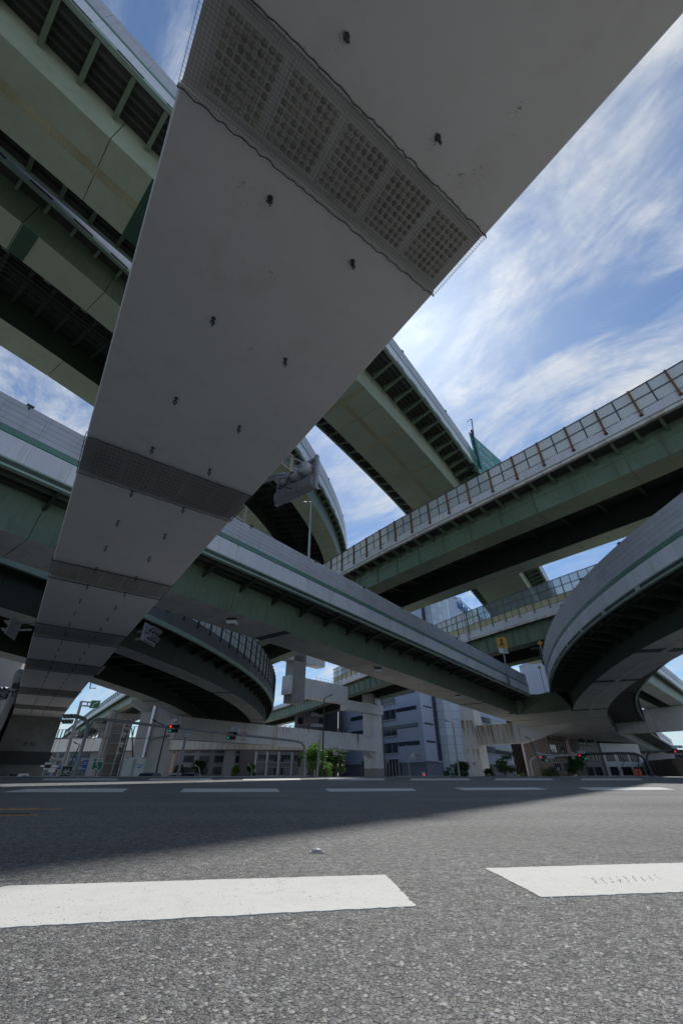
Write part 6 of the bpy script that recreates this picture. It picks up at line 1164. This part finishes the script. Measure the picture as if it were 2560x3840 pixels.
plate_sign('guide_board', 'tall narrow blue information board behind the signal mast', (-33.664, 62.0, 1.331), (0.2, -1), 0.55, 1.25, 'sign_blue', None, [], None, shapes=(('sign_white', thick([(-0.2, 0.35), (0.2, 0.35)], 0.06) + thick([(-0.2, 0.15), (0.2, 0.15)], 0.05) + thick([(-0.22, -0.35), (0.2, -0.35)], 0.09)),), pole=0.05, polez=GB)
bs = thing('round_sign', 'round blue sign half hidden by the signal mast', 'road sign', (-30.327, 54.0, 1.945)); MB().lathe((-30.327, 54.0, 1.945), (0.1, -1, 0), [(0, 0.34), (0.03, 0.34)], 24).build('disc', 'sign_blue', bs)
plate_sign('direction_sign', 'green expressway lane sign with white bent arrow under the left piers', (-34.105, 66.0, 1.464), (0.2, -1), 1.3, 1.1, 'sign_green', 'sign_white', [], 'expressway signs', shapes=(('sign_white', thick([(-0.25, -0.4), (0.12, -0.4), (0.12, -0.1), (-0.12, 0.02), (-0.12, 0.2)], 0.1) + [[(-0.3, 0.15), (0.06, 0.15), (-0.12, 0.4)]]),))
plate_sign('name_sign', 'white and green strip sign above the green lane sign', (-34.083, 66.0, 2.066), (0.2, -1), 1.35, 0.42, 'sign_white', None, [('阪神高速', 0.24, 0.22, 0, 'sign_green')], 'expressway signs', shapes=(('sign_green', [[(-0.62, -0.15), (-0.34, -0.15), (-0.34, 0.15), (-0.62, 0.15)]]),), pole=0.08, polez=GB)
plate_sign('merge_sign', 'orange merge arrow sign with white 100m plate on the straight ramp', (29.298, 74.0, 20.529), (-0.18, -1), 1.75, 1.9, 'sign_orange', None, [], None, shapes=(('ink_black', thick([(0, -0.2), (0, 0.45)], 0.2) + [[(-0.33, 0.4), (0.33, 0.4), (0, 0.78)]] + thick([(0, 0.05), (-0.25, -0.25), (-0.6, -0.6)], 0.1) + thick([(0, 0.05), (0.25, -0.25), (0.6, -0.6)], 0.1) + thick([(0, 0.0), (0, -0.7)], 0.08) + thick([(0, 0.0), (-0.25, -0.65)], 0.06) + thick([(0, 0.0), (0.25, -0.65)], 0.06)),))
ms = [o for o in COL.objects if o.get('label', '').startswith('orange merge arrow')][0]; l_ = ms.location
MB().box((l_.x, l_.y, l_.z - 1.45), (1.75, 0.06, 0.85), 0.18).build('distance_plate', 'sign_white', ms); inst('lettering', text_mesh('100m合流', 0.46, 'ink_black'), ms, facing((l_.x, l_.y - 0.05, l_.z - 1.45), 0.18 * -1, -1))
mb = MB().tube([(l_.x + 0.1, l_.y + 0.1, l_.z - 0.6), (29.141, 74.0, 17.245), (29.129, 74.0, 15.53), (29.6, 75.6, 13.6)], 0.13, 8); mb.build('post', 'galvanised_steel', ms)
MB().box((29.6, 75.4, 14.6), (0.5, 0.4, 1.5), 0.9).box((29.7, 75.6, 13.9), (0.45, 0.35, 0.9), 0.9).build('clamp_bracket', 'galvanised_steel', ms)
def diamond(label, p, s, fy, polez):
    t = thing('warning_sign', label, 'road sign', p, 'yellow diamond signs'); M = facing(p, fy, -1); mb = MB(); mb.add([M @ Vector((x * s, z * s, d)) for d in (-0.04, 0) for x, z in ((0, -1), (1, 0), (0, 1), (-1, 0))], [(3, 2, 1, 0), (4, 5, 6, 7), (0, 1, 5, 4), (1, 2, 6, 5), (2, 3, 7, 6), (3, 0, 4, 7)]); mb.build('plate', 'sign_yellow' if p[1] > 80 else 'sign_orange', t)
    mb = MB()
    for P in thick([(0.05 * s, -0.5 * s), (0.05 * s, 0.5 * s)], 0.16 * s) + thick([(0.05 * s, 0.05 * s), (-0.35 * s, 0.4 * s)], 0.14 * s): mb.add([M @ Vector((x, z, d)) for d in (0.003, 0.014) for x, z in P], [(3, 2, 1, 0), (4, 5, 6, 7)])
    mb.build('symbol', 'ink_black', t); MB().tube([(p[0], p[1] + 0.1, polez), (p[0], p[1] + 0.1, p[2] + s)], 0.07, 8).build('post', 'galvanised_steel', t)
diamond('small orange diamond sign on a post beside the curved ramp wall', (32.836, 67.0, 18.567), 0.42, -0.2, 13.5); diamond('lower yellow diamond sign in the gap between the two ramps', (46.348, 98.0, 21.375), 0.45, -0.2, 13.4)
tg = plate_sign('expressway_sign', 'big teal green expressway sign seen obliquely at the end of the topmost viaduct', (22.4, 45.6, 38.9), (0.69, -0.73), 10.6, 6.3, 'sign_teal', None, [('13  東大阪線', 1.07, -2.2, 1.9, 'sign_white'), ('17  西大阪線', 1.07, -2.2, 0.2, 'sign_white'), ('13  大阪港線', 1.07, -2.2, -1.5, 'sign_white'), ('12', 0.8, 3.6, 1.9, 'sign_white')], None, shapes=(('sign_white', [[(2.2, -1.6), (3.2, -1.6), (2.7, 0.2)]]),))
MB().tube([(19.1, 42.3, 35.4), (19.1, 42.3, 42.7)], 0.15, 8).tube([(18.2, 43.0, 35.8), (26, 49.5, 35.8)], 0.15, 8).build('support', 'dark_post_steel', tg)
MB().bar((14.0, 47.5, 35.9), (18.3, 42.3, 36.1), 0.5, 0.5).build('cantilever_beam', 'dark_post_steel', tg)
for i, (al, l_) in enumerate(((20.2, 'nearest'), (42.2, 'second'), (65.8, 'third'), (92.5, 'farthest'))):
    p = DB(al, -25.9); t = thing('soffit_light', 'white box lamp fixed under the straight ramp, the %s one' % l_, 'lamp', (p[0], p[1], 10.6), 'box lamps under the straight ramp')
    MB().hexa([(p[0] + x, p[1] + y, z) for z, s_ in ((10.38, 0.36), (10.62, 0.45)) for x, y in ((-s_, -0.35 * s_ / 0.45), (s_, -0.35 * s_ / 0.45), (s_, 0.35 * s_ / 0.45), (-s_, 0.35 * s_ / 0.45))]).build('housing', 'sign_white', t)
    MB().box((p[0], p[1], 10.36), (0.5, 0.38, 0.03)).build('diffuser', 'signal_grey', t); MB().box((p[0], p[1], 10.72), (0.7, 0.5, 0.2)).build('mount', 'dark_post_steel', t)
# roadside signs on the right and centre
plate_sign('advert_board', 'red square shop sign on a post before the white building', (62.231, 100.0, 0.811), (-0.2, -1), 1.5, 1.35, 'sign_red', None, [], None, shapes=(('sign_orange', thick([(-0.55, 0.25), (0.55, 0.25)], 0.06) + thick([(-0.5, -0.25), (0.5, -0.25)], 0.06) + ring(0.42, 0.48, 20)),), pole=0.08, polez=GB)
cm = thing('traffic_mirror', 'round traffic mirror and camera boxes on a post before the office block', 'traffic mirror', (15.6, 104, GB)); MB().tube([(14.9, 104, GB), (14.695, 104.0, 6.026)], 0.14, 8).build('post', 'galvanised_steel', cm)
MB().tube([(14.674, 104.0, 3.817), (15.912, 104.0, 3.716)], 0.06, 6).tube([(14.796, 104.0, 3.211), (15.714, 104.0, 3.514)], 0.05, 6).build('arm', 'sign_white', cm); MB().lathe((15.806, 103.5, 4.002), (-0.6, -1, 0), [(0, 0.5), (0.06, 0.48)], 18).build('mirror', 'white_signal', cm); MB().box((17.007, 104.0, 3.969), (1.1, 0.4, 0.5)).box((17.115, 104.0, 3.312), (0.8, 0.4, 0.5)).build('camera_box', 'signal_grey', cm)
pc = thing('pedestrian_signal', 'tiny red-lit pedestrian signal low before the office block', 'pedestrian signal', (17.23, 100.0, 0.483)); p = (17.23, 100.0, 0.483); MB().box((p[0], p[1] + 0.15, 0.4), (0.5, 0.3, 0.9)).build('housing', 'sign_white', pc); MB().lathe((p[0] + 0.05, p[1] - 0.02, 0.42), (0, -1, 0), [(0, 0.16), (0.03, 0.14)], 10).build('lens', 'signal_red', pc); MB().tube([(p[0] - 0.5, p[1], GB), (p[0] - 0.5, p[1], 1.0)], 0.07, 6).build('post', 'galvanised_steel', pc)
ps = thing('side_signal', 'small dark signal hanging on the pole left of the bright tree', 'traffic signal', (-7.166, 80.0, 2.066)); p = (-7.171, 80.0, 2.142); MB().box(p, (0.5, 0.4, 1.3)).build('housing', 'black_plastic', ps); MB().lathe((p[0] - 0.1, p[1] - 0.25, p[2] + 0.3), (0, -1, 0), [(0, 0.15), (0.2, 0.17)], 10).build('visor', 'black_plastic', ps)
up = thing('utility_pole', 'short grey pole with a small box between the bright trees', 'utility pole', (-3.9, 76, GB), 'street posts'); MB().tube([(-3.95, 76, GB), (-3.675, 76.0, 5.198)], 0.16, 8).build('pole', 'galvanised_steel', up); MB().box((-3.689, 75.7, 1.895), (0.5, 0.35, 0.8)).build('box', 'signal_grey', up)
vp = thing('wall_sign', 'grey panel signs on a thin pole right of the bright trees', 'road sign', (-0.9, 78, GB)); MB().tube([(-0.45, 78, GB), (-0.359, 78.0, 3.729)], 0.1, 8).build('pole', 'dark_post_steel', vp); MB().box((-0.987, 77.8, 4.028), (1.0, 0.2, 0.35)).box((-0.981, 77.8, 3.337), (0.9, 0.2, 0.5)).build('panel', 'galvanised_steel', vp)
# bus shelter roof at far left
sh = thing('bus_shelter', 'low white-roofed shelter behind the small signs at far left', 'shelter', (-40, 66, GB)); MB().box((-40.2, 66, 1.35), (2.6, 1.6, 0.22)).build('roof', 'sign_white', sh); MB().box((-41.3, 66, 0.1), (0.12, 0.12, 2.4)).box((-39.2, 66, 0.1), (0.12, 0.12, 2.4)).build('post', 'galvanised_steel', sh); MB().box((-40.4, 66.3, 0.9), (0.9, 0.1, 0.5)).build('board', 'sign_white', sh)

# ------------------------------------------------------------------ vehicles
tr_ = thing('box_truck', 'white box delivery truck with blue swoosh and lettering, behind the road crest', 'truck', (-25.6, 62, GB))
ry = math.radians(12); ca_, sa_ = math.cos(ry), math.sin(ry)
def V_(x, y, z): return (-25.75 + x * ca_ - y * sa_, 58.6 + x * sa_ + y * ca_, GB + z)
def vb(mb, x0, x1, y0, y1, z0, z1, tp=0.0): return mb.hexa([V_(x, y, z) for z, e in ((z0, 0), (z1, tp)) for x, y in ((x0 + e, y0 + e), (x1 - e, y0 + e), (x1 - e, y1 - e), (x0 + e, y1 - e))])
MB_ = MB(); vb(MB_, -1.3, 1.3, 0, 6.2, 0.95, 3.25); MB_.build('cargo_box', 'truck_white', tr_)
for x0, x1 in ((-1.24, -0.02), (0.02, 1.24)): mb = MB(); vb(mb, x0, x1, -0.05, -0.003, 1.0, 3.12); mb.build('rear_door', 'truck_white', tr_)
mb = MB(); vb(mb, -0.035, 0.035, -0.09, -0.052, 1.0, 3.1); vb(mb, 0.1, 0.14, -0.09, -0.052, 1.0, 3.1); vb(mb, -0.14, -0.1, -0.09, -0.052, 1.0, 3.1)
for z in (1.3, 2.0, 2.7): vb(mb, -1.28, -1.15, -0.08, -0.052, z, z + 0.08); vb(mb, 1.15, 1.28, -0.08, -0.052, z, z + 0.08)
mb.build('door_hardware', 'galvanised_steel', tr_)
mb = MB(); vb(mb, -1.1, -0.8, -0.06, -0.003, 3.14, 3.22); vb(mb, 0.8, 1.1, -0.06, -0.003, 3.14, 3.22); mb.build('marker_light', 'lamp_red_glass', tr_)
mt = Matrix.Translation(V_(0.68, -0.075, 2.45)) @ Matrix.Rotation(ry, 4, 'Z') @ Matrix.Rotation(math.pi / 2, 4, 'X'); inst('lettering', text_mesh('YAMATO', 0.24, 'logo_blue'), tr_, mt)
mb = MB(); P = [(0.35, 2.2), (0.7, 2.1), (0.98, 2.25), (1.12, 2.55), (0.92, 2.34), (0.65, 2.26)]; mb.add([V_(x, y, z) for y in (-0.065, -0.053) for x, z in P], [tuple(range(6)), tuple(range(6, 12))]); mb.build('swoosh', 'logo_blue', tr_)
mb = MB(); P = [(0.6, 1.2), (1.0, 2.0), (1.1, 3.1), (1.6, 2.2), (1.3, 1.3)]; mb.add([V_(x, y, z) for x in (-1.315, -1.303) for y, z in P], [tuple(range(5)), tuple(range(5, 10))]); P = [(2.6, 2.0), (3.6, 2.3), (4.6, 2.1), (3.8, 1.8)]; mb.add([V_(x, y, z) for x in (-1.315, -1.303) for y, z in P], [tuple(range(4)), tuple(range(4, 8))]); mb.build('side_graphic', 'logo_blue', tr_)
mb = MB(); vb(mb, -1.15, 1.15, 6.4, 8.0, 0.6, 2.5, 0.12); mb.build('cab', 'truck_white', tr_); mb = MB(); vb(mb, -1.0, 1.0, 0.1, 6.4, 0.6, 0.94); mb.build('chassis', 'black_plastic', tr_)
for x in (-1.0, 1.0):
    for y in (1.2, 6.9): MB().lathe(V_(x - 0.12, y, 0.45), (ca_, sa_, 0), [(0, 0.44), (0.24, 0.44)], 16).build('wheel', 'tyre_rubber', tr_)
def car(label, x, y, rz, m_, s=1.0):
    t = thing('car', label, 'car', (x, y, GB), 'cars behind the road crest'); c_, s_ = math.cos(rz), math.sin(rz)
    def P(a, b, z): return (x + (a * c_ - b * s_) * s, y + (a * s_ + b * c_) * s, GB + z * s)
    mb = MB(); prof = [(-2.1, 0.35), (-2.15, 0.8), (-1.5, 0.98), (-0.9, 1.42), (0.3, 1.5), (1.5, 1.42), (2.0, 0.95), (2.1, 0.4)]
    secs = []
    for b, k in ((-0.85, 0.9), (-0.78, 1.0), (0.78, 1.0), (0.85, 0.9)): secs.append([P(a, b * (0.84 if z > 1.2 else 1), 0.35 + (z - 0.35) * k) for a, z in prof])
    mb.sweep(secs).build('body', m_, t); mb = MB()
    for sg in (-1, 1): mb.add([P(-1.35, 0.84 * sg, 0.98), P(-0.85, 0.68 * sg, 1.36), P(1.35, 0.68 * sg, 1.37), P(1.75, 0.84 * sg, 0.98)], [(0, 1, 2, 3)])
    mb.add([P(-1.46, -0.66, 1.02), P(-1.46, 0.66, 1.02), P(-0.95, 0.6, 1.42), P(-0.95, -0.6, 1.42)], [(0, 1, 2, 3)]); mb.add([P(1.93, -0.62, 1.02), P(1.93, 0.62, 1.02), P(1.58, 0.58, 1.38), P(1.58, -0.58, 1.38)], [(0, 1, 2, 3)]); mb.build('windows', 'window_glass', t)
    for a in (-1.35, 1.3):
        for b in (-0.86, 0.66): MB().lathe(P(a, b, 0.33), (-s_, c_, 0), [(0, 0.33), (0.2, 0.33)], 14).build('wheel', 'tyre_rubber', t)
car('blue-grey car roof just behind the crest below the truck', -22.3, 55.5, 1.62, 'car_paint_blue', 1.1); car('dark car roof behind the crest right of the truck', -18.6, 58.5, 1.65, 'car_paint_dark', 1.1)
car('silver car far left behind the shelter, only its roof showing', -48.5, 72, 1.5, 'truck_white', 1.1); car('white car beyond the dark trees under the low viaduct', -33.5, 96, 0.2, 'truck_white', 1.2)
for (xa, xb, y_, l_) in ((-46, -30, 99, 'white pipe guard fence along the far left pavement'), (-12, -6, 80, 'short white guard fence beside the bright trees'), (12, 27, 103, 'pale guard fence before the blue-grey office block'), (44, 70, 106, 'pale guard fence before the brown apartments')):
    gf = thing('guard_fence', l_, 'fence', ((xa + xb) / 2, y_, GB), 'roadside guard fences'); mb = MB()
    for z in (0.45, 0.9, 1.25): mb.bar((xa, y_, GB + z), (xb, y_, GB + z), 0.07, 0.07)
    mb.build('rail', 'sign_white', gf)
    pm = MB().box((0, 0, 0.65), (0.11, 0.11, 1.3)).mesh('fence_post', 'sign_white')
    for x in np.arange(xa, xb + 0.1, 2.0): inst('fence_post', pm, gf, Matrix.Translation((float(x), y_, GB)))
for o in list(COL.objects):
    if '_o' in o: del o['_o']
